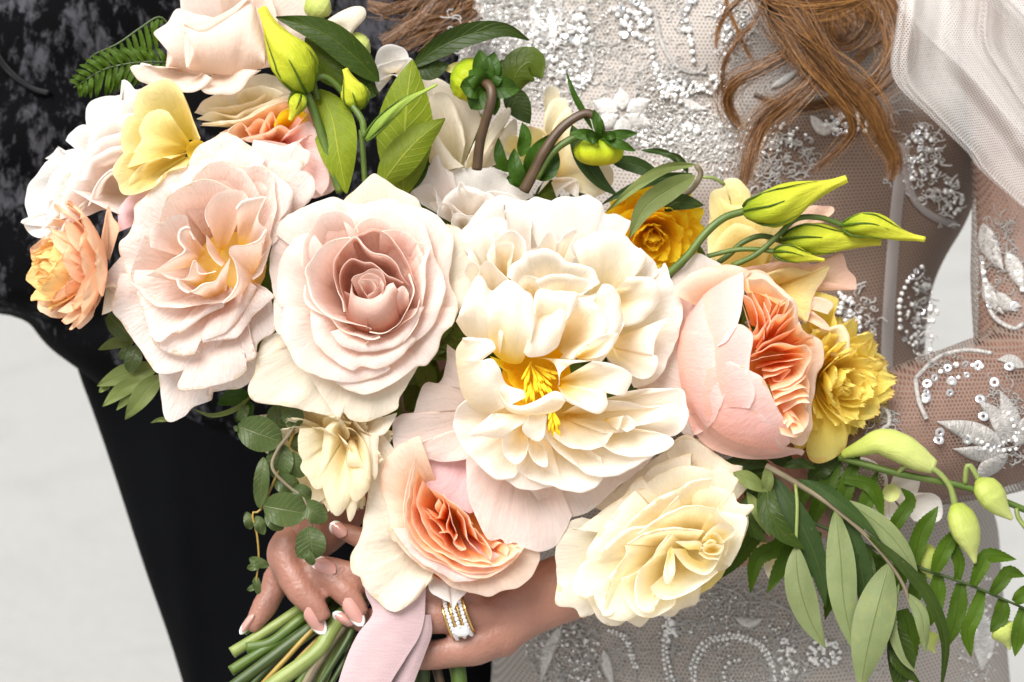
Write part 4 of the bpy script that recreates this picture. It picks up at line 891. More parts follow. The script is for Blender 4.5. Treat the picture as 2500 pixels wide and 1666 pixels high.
for k in range(46):
    if k < 34: x, y = P2('L', [950 + rnd.uniform(-95, 95), 1225 + rnd.uniform(-70, 75)])[0]; z0 = -34; bx, by = P2('L', '900 1120')[0]
    else: x, y = P2('M', [1215 + rnd.uniform(-26, 26), 465 + rnd.uniform(-75, 75)])[0]; z0 = -55; bx, by = P2('M', '1200 360')[0]
    dx, dy = x - bx, y - by; l = math.hypot(dx, dy) + 1e-3; h = rnd.uniform(14, 30)
    tube('stamen', [(x - dx / l * 26, y - dy / l * 26, z0 - 26), (x - dx / l * 6, y - dy / l * 6, z0 - 2), (x + dx / l * h * .5, y + dy / l * h * .5, z0 + 12), (x + dx / l * h, y + dy / l * h + rnd.uniform(-5, 5), z0 + 10)], [1.6, 1.9, 3.4, 4.0, 2.4], M_STAM, f, sides=6, n=12)

# ------------------------------------------------------------------ 4 pink and peach garden rose, right
f = thing('rose', (*P2('F', '520 950')[0], -240), 'full pink garden rose with a ruffled peach heart, right of the ivory peony', 'rose')
petals(f, 'F', '700 980', -200, [
 (-150, 'f', '80 520 110 470 180 400 260 315 345 340 420 375', {'mat': M_WHITE, 'base': '400 700'}),
 (-110, 'f', '540 430 680 425 765 515 872 600 905 650 912 740 962 820 1042 858 1072 940 1060 1030 1022 1080 1012 1200 992 1290 1002 1400 980 1475 930 1535 830 1500', {'mat': M_PEACHP, 'roll': 5}),
 (-100, 'f', '115 570 150 510 300 430 450 400 530 405 610 425', {'mat': M_PEACHP, 'base': '400 720', 'roll': 12, 'ang': 160}),
], M_PINK)
EL = (*P2('F', '700 990')[0], 216, 232, -165, 160)
petals(f, 'F', '700 980', -200, [
 (0, 'l', '300 430 342 540 365 660 350 760 378 850 400 980 380 1080', {'base': '250 470 150 600 138 800 160 1000 210 1120', 'ell': (*EL, 0, 6)}),
 (0, 'l', '440 1250 560 1285 720 1385 800 1530 945 1568 930 1600', {'base': '170 1250 240 1440 360 1560 560 1620 760 1620 900 1590', 'ell': (*EL, 3, 6)}),
 (0, 'l', '330 820 400 890 436 1000 448 1180 405 1320 340 1420 250 1470', {'base': '150 800 140 960 160 1140 200 1340 245 1465', 'ell': (*EL, 6, 7)}),
 (0, 'l', '470 1000 600 1060 688 1110 730 1200 772 1290 838 1400 860 1520', {'base': '330 1050 300 1240 350 1400 480 1500 700 1560 800 1570', 'ell': (*EL, 10, 7)}),
 (0, 'l', '470 760 565 772 618 850 604 960 596 1080 640 1200 600 1300', {'base': '370 850 380 960 390 1080 420 1200 470 1290', 'ell': (*EL, 14, 7)}),
 (0, 'l', '420 410 540 422 556 500 550 650 518 775 460 870 400 905', {'base': '330 430 300 520 310 650 340 780 390 890', 'ell': (*EL, 12, 9)}),
 (0, 'l', '500 420 600 425 690 440 770 520 870 600', {'base': '540 480 580 560 640 560 720 600 800 650', 'ell': (*EL, -14, 4), 'mat': M_PEACHP}),
], M_PINK, wav=4, und=1.5, pleat=2.2)
petals(f, 'F', '680 980', -110, [
 (-60, 'm', '590 470 700 480 800 560 880 640'), (-55, 'm', '880 640 900 750 900 800 1000 850 1030 900'), (-60, 'm', '1000 900 990 1000 980 1080 985 1180 960 1300'),
 (-40, 'm', '545 560 600 590 640 680 652 760 620 830'), (-32, 'm', '615 570 662 640 692 700 702 800 640 910'),
 (-36, 'm', '690 540 740 640 700 720 690 860'), (-28, 'm', '690 620 722 700 752 760 800 640 842 600 850 640'),
 (-24, 'm', '710 800 760 720 822 700 882 650 892 700 832 745 780 800'), (-20, 'm', '635 935 700 880 800 830 900 785 915 745 945 810 1022 842 960 850'),
 (-18, 'm', '600 970 680 930 780 885 900 900 962 895 992 940'), (-24, 'm', '610 1000 720 968 820 955 900 950 965 965'),
 (-34, 'm', '640 1040 740 1010 840 1000 940 980'), (-26, 'm', '690 1110 760 1090 862 1050 850 1080 800 1132 750 1125'),
 (-40, 'm', '680 1060 780 1050 900 1020 970 970'), (-28, 'm', '740 1190 850 1150 942 1080 985 965'), (-30, 'm', '740 1180 830 1180 900 1140 960 1090'),
 (-24, 'm', '755 1240 850 1205 950 1168 1002 1200'), (-22, 'm', '770 1282 880 1240 985 1225'), (-20, 'm', '815 1325 900 1270 985 1262'),
 (-18, 'm', '820 1400 865 1348 925 1395 945 1440 880 1465'), (-16, 'm', '840 1420 880 1385 915 1420 880 1445'), (-26, 'm', '800 1460 900 1480 960 1420 975 1330'),
 (-30, 'm', '560 640 580 720 600 800 580 880'), (-38, 'm', '600 850 660 820 720 740 760 660 800 600'),
], M_PEACH, s=.5, wav=15, jag=3, roll=3, und=6, pleat=6, zj=13)

core(f, 'F', '760 980', 66, -135, M_PEACH)
# ------------------------------------------------------------------ 5 peach garden rose, bottom
f = thing('rose', (*P2('M', '640 1080')[0], -300), 'apricot garden rose with packed orange folds, hanging low above the ringed hand', 'rose')
petals(f, 'M', '620 1060', -280, [
 (-190, 'l', '475 1345 480 1420 540 1470 600 1500 615 1545 645 1490 692 1440 694 1390', {'base': '500 1250 650 1280', 'mat': M_WHITE, 'bulge': 15}),
 (-165, 'f', '200 500 135 700 118 860 100 960 70 1120 20 1230 30 1320 80 1350 95 1400 160 1480 240 1542 300 1547 400 1480 450 1412 492 1350 510 1280', {'mat': M_GUARD, 'wav': 8, 'roll': 5}),
 (-150, 'f', '240 1060 330 1200 430 1290 520 1332 600 1400 700 1432 830 1466 900 1432 1000 1412 1080 1340 1127 1240 1122 1180', {'mat': M_PEACHP}),
 (-150, 'f', '420 520 300 580 215 690 190 800 222 900 242 1000 256 1122 300 1150', {'mat': M_PEACHP, 'roll': 5}),
 (-130, 'f', '250 1060 340 1180 440 1270 560 1332 620 1372 740 1372 830 1345 980 1270', {'mat': M_PINK}),
 (-118, 'm', '400 640 350 800 330 960 360 1120 460 1232 560 1272 700 1342 830 1342 940 1282 1005 1222 1045 1165', {'mat': M_PEACHP}),
], M_PEACHP)
petals(f, 'M', '620 1020', -240, [
 (-112, 'm', '390 700 352 880 350 1020 400 1140 500 1222 600 1282 720 1322 860 1312 985 1240'),
 (-108, 'm', '400 760 370 900 385 1030 445 1132 540 1202 660 1272 800 1292 900 1272 1015 1188'),
 (-110, 'm', '440 780 405 900 442 1042 530 1150 620 1212 720 1252 845 1270'),
 (-118, 'm', '420 880 430 960 490 1060 560 1130 600 1200'),
 (-105, 'm', '452 955 482 1002 545 992 512 940 532 885'), (-100, 'm', '455 940 522 1000 562 930 560 895'), (-108, 'm', '480 1000 540 1040 570 1090'),
 (-112, 'm', '590 920 612 1020 642 1100 620 1150 662 1192 695 1180'), (-115, 'm', '640 960 692 1040 702 1130 752 1180 775 1205'),
 (-110, 'm', '535 1088 600 1090 642 1162 692 1192'), (-118, 'm', '700 1000 742 1080 772 1140 832 1172 885 1205'),
 (-104, 'm', '858 1185 900 1148 942 1180 930 1225'), (-102, 'm', '945 1215 990 1168 1035 1182'), (-122, 'm', '560 860 600 960 580 1040 600 1090'),
 (-120, 'm', '740 1060 800 1130 840 1200 830 1240'), (-125, 'm', '480 830 540 860 600 900 680 960 740 1040'),
], M_PEACH, s=.45, wav=15, jag=3, roll=3, und=6, pleat=6, zj=13)

core(f, 'M', '640 1040', 150, -245, M_PEACH)
# ------------------------------------------------------------------ 6 cream rose, lower right
f = thing('rose', (*P2('H', '1300 780')[0], -260), 'creamy yellow rose with pointed furled petals, lowest on the right of the bouquet', 'rose')
petals(f, 'H', '1380 800', -230, [
 (-170, 'f', '1240 230 1350 160 1480 230 1600 310 1682 330 1640 357 1560 380', {'mat': M_GUARD, 'roll': 8}),
 (-185, 'f', '820 560 1000 420 1120 320 1260 230 1400 170 1520 200', {'mat': M_GUARD}), (-178, 'f', '1300 300 1420 220 1560 290 1660 360 1700 460', {}),
 (-150, 'f', '760 620 690 645 620 720 607 800 615 1000 612 1120 720 1142 760 1195 850 1150', {'roll': 5}),
 (-145, 'f', '780 1080 870 1225 975 1242 1010 1212 1090 1250 1170 1185 1280 1190 1340 1120'),
 (-140, 'f', '1230 1160 1410 1118 1440 1020 1490 950 1600 900 1700 700 1712 610'),
 (-130, 'f', '1100 420 1150 350 1270 290 1387 265 1340 315', {'roll': 8, 'mat': M_GUARD}),
 (-115, 'f', '700 680 735 690 800 640 900 560 1000 500 1062 420 1110 398', {'roll': 9, 'ang': 160, 'mat': M_GUARD}),
 (-108, 'f', '1080 470 1200 380 1330 330 1480 340 1560 328 1602 370 1657 410 1640 445', {'roll': 6}),
 (-104, 'f', '1390 430 1500 440 1622 470 1652 540 1742 550 1722 592 1690 620'),
 (-85, 'f', '1490 600 1600 588 1702 620 1690 700 1660 800 1600 900', {}),
 (-86, 'f', '1062 470 1010 530 890 680 800 800 785 870 740 915 700 1035 770 1088', {'roll': 11, 'ang': 170}),
 (-75, 'f', '800 1000 830 1100 900 1190 1000 1215 1080 1180', {}),
 (-72, 'm', '1505 395 1390 420 1310 480 1150 560 1000 680 940 770', {'roll': 8, 'ang': 150}),
 (-60, 'm', '1312 500 1240 570 1160 665 1040 700 940 770 862 838', {'roll': 8, 'ang': 150}),
 (-58, 'm', '1005 780 1012 830 960 920 920 1000 880 1165 930 1170', {'roll': 7, 'ang': 150}),
 (-50, 'm', '970 970 1000 1090 1080 1180 1170 1190 1290 1120', {}),
 (-50, 'm', '1525 570 1400 560 1300 580 1160 660 1080 720', {'roll': 5}),
 (-42, 'm', '1530 560 1560 620 1640 690 1600 760 1580 840'),
 (-36, 'm', '1455 700 1300 690 1130 720 1020 775', {'roll': 6}),
 (-34, 'm', '1275 720 1200 790 1160 850 1062 940 985 972', {'roll': 5}),
 (-32, 'm', '1165 850 1080 950 1072 1070 1100 1142 1165 1152 1200 1090', {'roll': 6}),
 (-28, 'm', '1150 1020 1180 1070 1250 1098 1350 1062 1450 1000 1535 930'),
 (-15, 'm', '1280 800 1330 885 1420 942 1492 942 1552 850 1572 760 1520 708 1450 740', {'c': '1420 800', 'roll': 0, 'zb': -110, 's': .5}),
 (-8, 'l', '1250 815 1222 950 1250 1007 1290 940 1285 820', {'base': '1262 790 1275 790', 'zb': -60, 'bulge': 20}),
 (-6, 'm', '1290 760 1400 752 1445 772 1430 830', {'c': '1420 840', 'zb': -70, 'roll': 0, 's': .4, 'wav': 6}), (-4, 'm', '1435 795 1500 768 1572 782', {'c': '1480 840', 'zb': -70, 'roll': 0, 's': .4, 'wav': 6}),
 (0, 'm', '1425 825 1480 862 1545 868', {'c': '1490 800', 'zb': -70, 'roll': 0, 's': .4, 'wav': 6}), (-2, 'm', '1440 800 1470 830 1540 830 1560 800', {'c': '1490 800', 'zb': -70, 'roll': 0, 's': .4, 'wav': 6}), (-8, 'm', '1460 720 1540 660 1632 690 1605 730 1570 765', {'c': '1490 800', 'zb': -70, 'roll': 0, 's': .4, 'wav': 6}),
 (2, 'm', '1450 780 1490 750 1530 760', {'c': '1490 800', 'zb': -70, 'roll': 0, 's': .4, 'wav': 6}),
], M_CREAM, wav=4, und=2.5)
core(f, 'H', '1330 800', 120, -190, M_CREAM)

# ------------------------------------------------------------------ other flowers
f = thing('rose', (*P2('A', '1480 480')[0], -300), 'tall blush rose seen from the side at the top left of the bouquet', 'rose')
petals(f, 'A', '1450 480', -330, [
 (-260, 'f', '1160 150 1160 -60 1300 -150 1500 -170 1700 -120 1780 60'),
 (-250, 'f', '1600 -90 1750 -110 1900 -60 1990 60 2065 175 1985 330 1880 400'),
 (-230, 'm', '1400 -60 1550 -90 1700 -40 1760 100 1800 250'),
 (-225, 'l', '1062 440 1062 300 980 215 1060 150 1130 58 1230 85 1420 130', {'base': '1080 440 1250 480 1450 480', 'zb': -260, 'bulge': 40, 'mat': M_ROSE_T}),
 (-180, 'l', '1205 430 1200 230 1168 152 1300 135 1450 75 1592 -15 1645 100 1700 300 1690 410', {'base': '1200 440 1350 470 1550 480 1690 420', 'zb': -215, 'bulge': 50, 'roll': 10, 'mat': M_ROSE_T}),
 (-165, 'f', '1050 432 855 418 872 492 930 532 1100 576 1200 590 1290 560 1355 500', {'roll': 8, 'base': '1250 440'}),
 (-168, 'f', '1270 560 1330 602 1500 592 1590 500 1660 450', {'base': '1400 430', 'roll': 5}),
 (-172, 'l', '1172 155 1230 200 1300 225 1450 160 1540 60 1592 -15', {'base': '1168 152 1300 135 1450 75 1592 -15', 'zb': -170, 'bulge': 14, 'roll': 4}),
], M_ROSE_T, wav=3, und=2)
f = thing('tuberose', (*P2('A', '2080 230')[0], -300), 'white flower petal over pale green buds at the very top', 'flower')
petals(f, 'A', '2060 200', -280, [
 (-225, 'l', '2050 150 2200 60 2312 42 2332 110 2262 190 2212 262', {'base': '2040 170 2080 230 2200 262', 'zb': -250, 'bulge': 28})], M_GUARD)
f = thing('rose', (*P2('A', '1600 850')[0], -330), 'ruffled cream rose tucked under the tall blush rose', 'rose')
petals(f, 'A', '1580 820', -330, [
 (-255, 'f', '1240 720 1300 640 1420 590 1560 520 1640 480 1760 480 1860 560'), (-250, 'f', '1260 700 1262 690 1350 620 1440 600'),
 (-235, 'm', '1330 700 1450 680 1600 650 1700 590 1770 560 1860 590'), (-222, 'm', '1255 762 1350 715 1480 740 1600 700 1750 640 1880 600'),
 (-212, 'm', '1270 802 1400 770 1500 785 1650 705 1790 640'), (-205, 'm', '1290 800 1420 790 1560 760 1700 690', {'roll': 5}), (-230, 'm', '1500 600 1600 560 1700 550 1800 600'),
], M_CREAM, wav=8, jag=3)
f = thing('rose', (*P2('A', '1750 1000')[0], -330), 'pink rose with an orange heart behind the open pale blush rose', 'rose')
petals(f, 'A', '1750 950', -330, [
 (-215, 'm', '1400 850 1540 780 1700 700 1850 640 1960 660 2050 720', {'mat': M_PEACH}),
 (-200, 'm', '1440 870 1480 820 1545 785 1590 870', {'mat': M_PEACH}), (-198, 'm', '1660 850 1690 780 1735 715 1770 790', {'mat': M_PEACH}),
 (-195, 'm', '1750 800 1800 720 1900 700 1960 750 1890 830', {'mat': M_GOLD}), (-205, 'm', '1560 830 1650 760 1720 800', {'mat': M_PEACH}),
 (-190, 'm', '1540 890 1680 850 1790 798 1862 842 1900 800 1990 690', {'mat': M_PEACHP}),
 (-215, 'f', '1960 660 2010 720 2080 900 2142 1100 2142 1200 2030 1265 1950 1260'), (-185, 'm', '1560 900 1700 900 1860 925 1960 870 2050 880 2100 980'),
 (-190, 'f', '1840 840 1950 780 2000 800 2070 950 2100 1150 2050 1250'),
], M_PINK, wav=4)
core(f, 'A', '1780 860', 60, -290, M_PEACH)
f = thing('lisianthus', (*P2('A', '1250 960')[0], -260), 'soft yellow ruffled lisianthus between white peony and pale blush rose', 'lisianthus')
petals(f, 'A', '1250 960', -220, [
 (-140, 'm', '800 900 842 760 850 650 920 560 1045 503 1130 545 1190 640 1232 760 1280 880', {'bulge': 20}),
 (-120, 'm', '800 1020 772 900 785 790 830 735 870 760', {'bulge': 15}),
 (-112, 'l', '805 1075 840 980 905 900 890 830 930 740 1010 700 1075 715', {'base': '1240 950', 'zb': -170, 'bulge': 30}),
 (-105, 'm', '790 980 722 1080 752 1165 792 1242 900 1232 1000 1182 1060 1100 1190 1060', {'bulge': 15}),
 (-92, 'm', '800 1205 830 1130 900 1062 1030 1005 1100 1010', {'bulge': 12}),
], M_YEL, wav=7, jag=2.5, pleat=4)
core(f, 'A', '1255 960', 26, -165, M_YEL, 'throat')
f = thing('peony', (*P2('A', '700 1200')[0], -330), 'loose white peony at the far left edge of the bouquet', 'peony')
petals(f, 'A', '720 1150', -300, [
 (-235, 'f', '545 760 550 690 600 640 700 615 780 600 775 518 830 530 870 570 930 555', {'jag': 3}),
 (-225, 'f', '420 900 450 850 550 798 645 890 560 940'), (-228, 'f', '295 1015 340 975 375 930 385 965 500 940 610 900', {'jag': 3}),
 (-205, 'f', '620 890 560 830 550 720 622 650 710 635 800 690', {'bulge': 15}),
 (-205, 'f', '200 1440 165 1310 180 1180 240 1110 300 1030 400 1000 520 945'),
 (-195, 'f', '420 1490 330 1450 145 1430 150 1400 250 1385 330 1340'), (-190, 'f', '330 1640 280 1600 275 1540 330 1470 420 1450'), (-198, 'f', '150 1420 180 1480 270 1520 330 1480'),
 (-170, 'f', '300 1380 290 1250 330 1120 420 1040 540 960 620 900', {'bulge': 20}),
 (-150, 'm', '380 1400 420 1200 520 1010 640 890 760 850 850 790', {'mat': M_BLUSHW, 'bulge': 30, 'base': '850 1300'}),
 (-135, 'm', '470 1420 340 1240 400 1185 510 1245 680 1330 780 1370', {'mat': M_BLUSHW, 'base': '850 1250', 'bulge': 15}),
 (-185, 'f', '600 800 650 700 740 660 820 640 900 620', {'pleat': 7}), (-160, 'f', '560 900 640 800 700 760 790 740 860 720', {'pleat': 7, 'mat': M_BLUSHW}),
 (-165, 'f', '260 1300 300 1180 360 1090 440 1030', {'pleat': 7}), (-150, 'f', '250 1480 300 1400 330 1300 400 1230', {'pleat': 6}), (-145, 'f', '330 1600 380 1500 420 1400 480 1330', {'pleat': 6}),
 (-140, 'f', '500 1150 560 1040 640 980 720 940 800 930', {'mat': M_BLUSHW, 'pleat': 6}), (-132, 'f', '560 1320 600 1200 680 1100 780 1050', {'mat': M_BLUSHW, 'pleat': 6}),
 (-150, 'l', '760 1480 758 1340 850 1230 980 1190', {'mat': M_MAUVE, 'base': '900 1420', 'zb': -190, 'bulge': 20}),
], M_WHITE, wav=7, pleat=5)
f = thing('ranunculus', (*P2('D', '700 420')[0], -190), 'apricot ranunculus turned to the left, below the white peony', 'ranunculus')
bloom(f, (*P2('D', '640 400')[0], -175), (-.93, .02, .38), [
 (10, 172, 70, 84, 34, 0, 14, M_RAN), (10, 165, 64, 74, 24, 12, 12, M_RAN), (10, 155, 58, 62, 12, 20, 10, M_RAN), (10, 146, 52, 52, 2, 28, 8, M_RANY), (10, 134, 46, 42, -6, 36, 8, M_RANY), (9, 120, 40, 32, -12, 42, 6, M_RANY), (8, 106, 32, 20, -14, 46, 4, M_RANY)], M_RAN, 3)
petals(f, 'D', '690 420', -180, [
 (-110, 'l', '640 270 660 130 690 5 720 80 760 150 715 290', {'base': '690 390', 'bulge': 15}),
 (-95, 'l', '525 480 528 300 580 205 640 250 645 400 585 512', {'base': '660 420', 'bulge': 18}),
 (-95, 'l', '395 600 382 500 400 380 470 300 530 420 545 560 500 650', {'base': '650 430', 'bulge': 22}),
 (-88, 'l', '368 680 450 692 560 600 605 480', {'base': '670 440', 'bulge': 22}),
 (-105, 'l', '390 742 430 766 520 700', {'base': '650 460', 'bulge': 15}),
 (-110, 'l', '475 745 510 787 592 710 605 640', {'base': '670 460', 'bulge': 10, 'mat': M_PEACHP}),
 (-118, 'l', '562 692 600 620 660 540 742 530 765 590 722 672 650 700', {'base': '690 440', 'bulge': 14, 'mat': M_GUARD}),
], M_RAN, wav=3)
f = thing('rose', (*P2('B', '850 1150')[0], -360), 'tall beige rose standing behind the glossy leaves', 'rose')
petals(f, 'B', '830 1150', -380, [
 (-330, 'm', '560 900 580 650 600 490 720 505 800 560 870 640 945 690 980 770'), (-320, 'f', '1000 1060 1080 900 1200 760 1200 1000'),
 (-300, 'm', '590 1000 590 760 640 640 720 590 800 640 850 760 880 900', {'bulge': 25}),
 (-280, 'l', '880 1055 940 900 1050 780 1150 688 1166 740 1100 850 980 1012', {'base': '870 1080 930 1080', 'zb': -330, 'bulge': 30}),
 (-275, 'l', '610 720 640 735 700 860 800 1000 870 1065', {'base': '590 800 590 950 700 1100', 'zb': -320, 'bulge': 25}),
], M_GUARD, wav=3)
f = thing('peony', (*P2('E', '900 350')[0], -330), 'white ruffled peony between spiral dusty rose and ivory peony', 'peony')
petals(f, 'E', '880 420', -320, [
 (-275, 'f', '520 200 600 110 700 70 800 40 900 25 1030 25 1150 80 1230 160 1310 210'), (-262, 'f', '560 80 640 20 700 -60 740 20 800 60', {'mat': M_BLUSHW}),
 (-245, 'm', '600 260 545 175 640 128 692 180 702 270'), (-240, 'm', '700 300 760 200 850 150 960 168 1060 210 1100 300', {'bulge': 15}),
 (-228, 'm', '690 250 780 255 830 300 872 330 900 345', {'jag': 3}), (-232, 'm', '830 170 850 120 900 180 980 190 1040 260'), (-222, 'm', '700 330 720 260 780 270 800 360'), (-215, 'm', '790 400 810 320 880 330 930 330'), (-250, 'm', '960 200 1080 180 1200 210 1260 260'),
], M_WHITE, wav=7, jag=2.5, pleat=5)
f = thing('lisianthus', (*P2('B', '1420 1150')[0], -360), 'pale cream lisianthus behind the arching brown dahlia stem', 'lisianthus')
petals(f, 'B', '1420 1150', -370, [
 (-330, 'm', '1380 640 1400 560 1470 570 1480 640'), (-315, 'm', '1370 900 1385 730 1450 625 1532 645 1535 730', {'bulge': 15}),
 (-300, 'm', '1440 1050 1430 840 1530 690 1570 760 1610 900 1640 1050', {'bulge': 20}), (-305, 'f', '1590 900 1700 1000 1812 1080 1805 1200 1700 1262', {'bulge': 15}),
 (-290, 'm', '1340 1240 1390 1160 1500 1130 1592 1150 1585 1262', {'mat': M_WHITE, 'bulge': 15}), (-285, 'm', '1460 1262 1520 1190 1590 1158 1600 1262', {'mat': M_WHITE}),
 (-300, 'm', '1130 960 1140 890 1200 865 1240 950 1210 1020', {'mat': M_YEL}), (-310, 'm', '1250 900 1262 815 1340 818 1395 855 1400 930', {'mat': M_YEL}),
], M_CREAM2, wav=4)
f = thing('ranunculus', (*P2('E', '2060 400')[0], -330), 'golden yellow ranunculus behind the ivory peony', 'ranunculus')
bloom(f, (*P2('E', '2050 400')[0], -330), (.10, .42, .90), [
 (14, 122, 44, 92, 70, 0, 16), (14, 114, 42, 82, 56, 10, 14), (13, 104, 40, 70, 42, 18, 12), (12, 92, 37, 58, 28, 26, 12), (10, 78, 27, 44, 10, 32, 9), (8, 64, 23, 28, -8, 38, 6), (6, 50, 17, 12, -14, 42, 4)], M_GOLD, 5)
f = thing('lisianthus', (*P2('F', '700 500')[0], -300), 'creamy yellow lisianthus with salmon frill behind the slender green buds', 'lisianthus')
petals(f, 'F', '640 560', -310, [
 (-270, 'm', '330 330 345 100 352 -70 440 -120 440 -160 520 -165 600 -90 625 10 700 100', {'bulge': 20}),
 (-255, 'm', '400 -60 480 0 620 10 760 60 860 90', {'bulge': 15}), (-240, 'm', '340 320 420 200 520 120 640 160 740 260', {'bulge': 15}),
 (-265, 'm', '880 80 960 20 1122 12 1128 60 1000 110', {'mat': M_SALM}),
 (-200, 'f', '560 400 700 380 900 340 1000 382 1130 330 1192 308 1232 400 1275 470 1272 545 1180 512 1080 490', {'mat': M_SALM, 'wav': 10}),
 (-180, 'f', '690 440 850 400 1000 430 1105 390 1062 500 1002 600 965 750 900 640', {'mat': M_YEL, 'wav': 8}),
 (-190, 'f', '960 760 1010 640 1060 590 1130 640 1100 700', {'mat': M_PEACHP}), (-195, 'f', '980 660 1080 740 1120 800 1060 790', {'mat': M_SALM}),
], M_YEL, wav=6, jag=2.5, pleat=4)
f = thing('dahlia', (*P2('F', '1030 1150')[0], -300), 'yellow dahlia at the right edge, half hidden by the pink garden rose', 'dahlia')
bloom(f, (*P2('F', '1040 1120')[0], -290), (.62, .10, .78), [
 (16, 172, 46, 92, 70, 0, 14, None, 1), (16, 164, 44, 82, 56, 10, 14, None, 1), (15, 154, 42, 72, 44, 18, 12, None, 1), (14, 150, 42, 60, 30, 26, 12, None, 1), (12, 130, 37, 46, 14, 34, 10, None, 1), (9, 108, 25, 32, -2, 40, 8, None, 1), (7, 88, 20, 16, -10, 44, 5, None, 1)], M_DAHL, 8)
petals(f, 'F', '1080 900', -260, [
 (-215, 'm', '970 760 1000 560 1080 565 1170 610 1140 680 1160 760', {'bulge': 15}), (-205, 'm', '1000 800 1100 780 1200 770 1240 860 1230 960 1120 960', {'bulge': 20, 'mat': M_CREAM2}), (-210, 'f', '980 1500 960 1560 1000 1640 1100 1640 1200 1560 1230 1480', {'bulge': 12}),
], M_DAHL, wav=6, jag=2.5)
f = thing('dahlia', (*P2('G', '780 200')[0], -260), 'pale cream dahlia hanging below the spiral dusty rose', 'dahlia')
bloom(f, (*P2('G', '740 190')[0], -250), (-.42, .45, .80), [
 (13, 180, 40, 92, 70, 0, 14, None, 1), (13, 168, 38, 80, 54, 10, 14, None, 1), (12, 150, 36, 66, 36, 20, 12, None, 1)], M_CREAM2, 12)
petals(f, 'G', '840 100', -230, [
 (-165, 'f', '535 110 540 230 562 290 550 335 600 400 645 462 700 440', {'jag': 3.5}),
 (-140, 'f', '655 380 672 250 690 120 760 60 840 75', {'bulge': 25}), (-132, 'f', '665 400 715 560 770 612 835 520 850 420', {'bulge': 20}),
 (-140, 'f', '805 530 828 642 862 600 885 510', {'bulge': 10}), (-120, 'f', '800 320 820 460 862 532 935 470 955 400', {'bulge': 18}),
 (-112, 'f', '815 330 900 340 952 410 945 250 890 150 810 105', {'bulge': 14}), (-130, 'f', '950 160 965 280 970 400 990 370 1000 260 1000 150', {'bulge': 6, 'mat': M_GUARD}),
 (-125, 'f', '860 60 940 140 1020 150 1080 80 1100 20', {'mat': M_GUARD}),
], M_CREAM2, wav=4, jag=2)
# ------------------------------------------------------------------ greenery
def leaf(parent, zoom, pts, dep, width, mat, fold=.22, under=False, a=.8, b=.8, tw=0, nv=20, nu=9, serr=0, name='leaf', wavy=4.0, neck=.02, strap=False):
    p = spline(P3(zoom, pts, dep), nv); t = np.gradient(p, axis=0); t /= np.linalg.norm(t, axis=1)[:, None] + 1e-6
    n_ = np.cross(t, [0, 0, 1.0]); n_ /= np.linalg.norm(n_, axis=1)[:, None] + 1e-6; bn = np.cross(n_, t); bn[bn[:, 2] < 0] *= -1
    ph = nrng.random(3) * 6.28; V = np.zeros((nu, nv, 3)); UV = np.zeros((nu, nv, 2)); v = np.linspace(0, 1, nv)
    hw = width / 2 * np.maximum(neck, np.sin(np.pi * np.clip(v, 0, 1) ** a)) ** b
    if strap: hw = width / 2 * np.minimum(1, .55 + 1.6 * v) * np.clip(1 - (np.clip(v - .55, 0, 1) / .455) ** 1.7, .004, 1)
    if serr: hw = hw * (1 + serr * np.where(np.arange(nv) % 2, 1, -1))
    tw_ = math.radians(tw) * np.ones(nv)
    for i, u in enumerate(np.linspace(-1, 1, nu)):
        s = np.cos(tw_)[:, None] * n_ + np.sin(tw_)[:, None] * bn; k = -np.sin(tw_)[:, None] * n_ + np.cos(tw_)[:, None] * bn
        V[i] = p + s * (u * hw)[:, None] + k * (fold * abs(u) ** 1.5 * hw * (-1 if under else 1) + wavy * np.sin(v * 9 + ph[0] + u) * abs(u))[:, None]
        UV[i, :, 0] = (u + 1) / 2; UV[i, :, 1] = v
    F = gridF(nu, nv)
    if under: F = [f_[::-1] for f_ in F]
    return add(name, V.reshape(-1, 3), F, parent, mat, UV.reshape(-1, 2))
def stem(parent, zoom, pts, dep, r, mat, name='stem', **k): return tube(name, P3(zoom, pts, dep), r, mat, parent, **k)
def bud(parent, zoom, pts, dep, r, mat, name='bud', prof=(.35, .8, 1.0, .95, .75, .45, .22, .10), **k):
    return tube(name, P3(zoom, pts, dep), np.array(prof) * r, mat, parent, sides=30, n=34, **k)
G_DARK = leaf_mat('glossy dark leaf', (0.025, 0.053, 0.005, 1), (0.062, 0.105, 0.010, 1), (0.081, 0.124, 0.019, 1), .42)
G_BRIGHT = leaf_mat('fresh green leaf', (.055, .12, .007, 1), (.185, .275, .018, 1), (.38, .46, .09, 1), .48, .3, 10, .55)
G_OLIVE = leaf_mat('olive leaf', (.024, .058, .014, 1), (.165, .225, .135, 1), (.065, .095, .035, 1), .5, .12, 26, .7, 2.0)
G_OLIVEB = leaf_mat('pale olive leaf', (.135, .19, .075, 1), (.20, .26, .16, 1), (.10, .14, .05, 1), .5, .15, 26, .25, 2.0)
G_FERN = leaf_mat('fern leaflet', (.050, .112, .004, 1), (.085, .16, .008, 1), (.022, .05, .003, 1), .5, .25, 14, .5)
G_EUC = leaf_mat('grey green eucalyptus leaf', (0.056, 0.094, 0.036, 1), (0.112, 0.158, 0.060, 1), (0.165, 0.195, 0.112, 1), .35, .12, 8, .35, .8, .6)
G_CALYX = leaf_mat('green sepal', (0.032, 0.091, 0.007, 1), (0.070, 0.140, 0.014, 1), (0.070, 0.126, 0.014, 1), .45, .2, 5, .2)
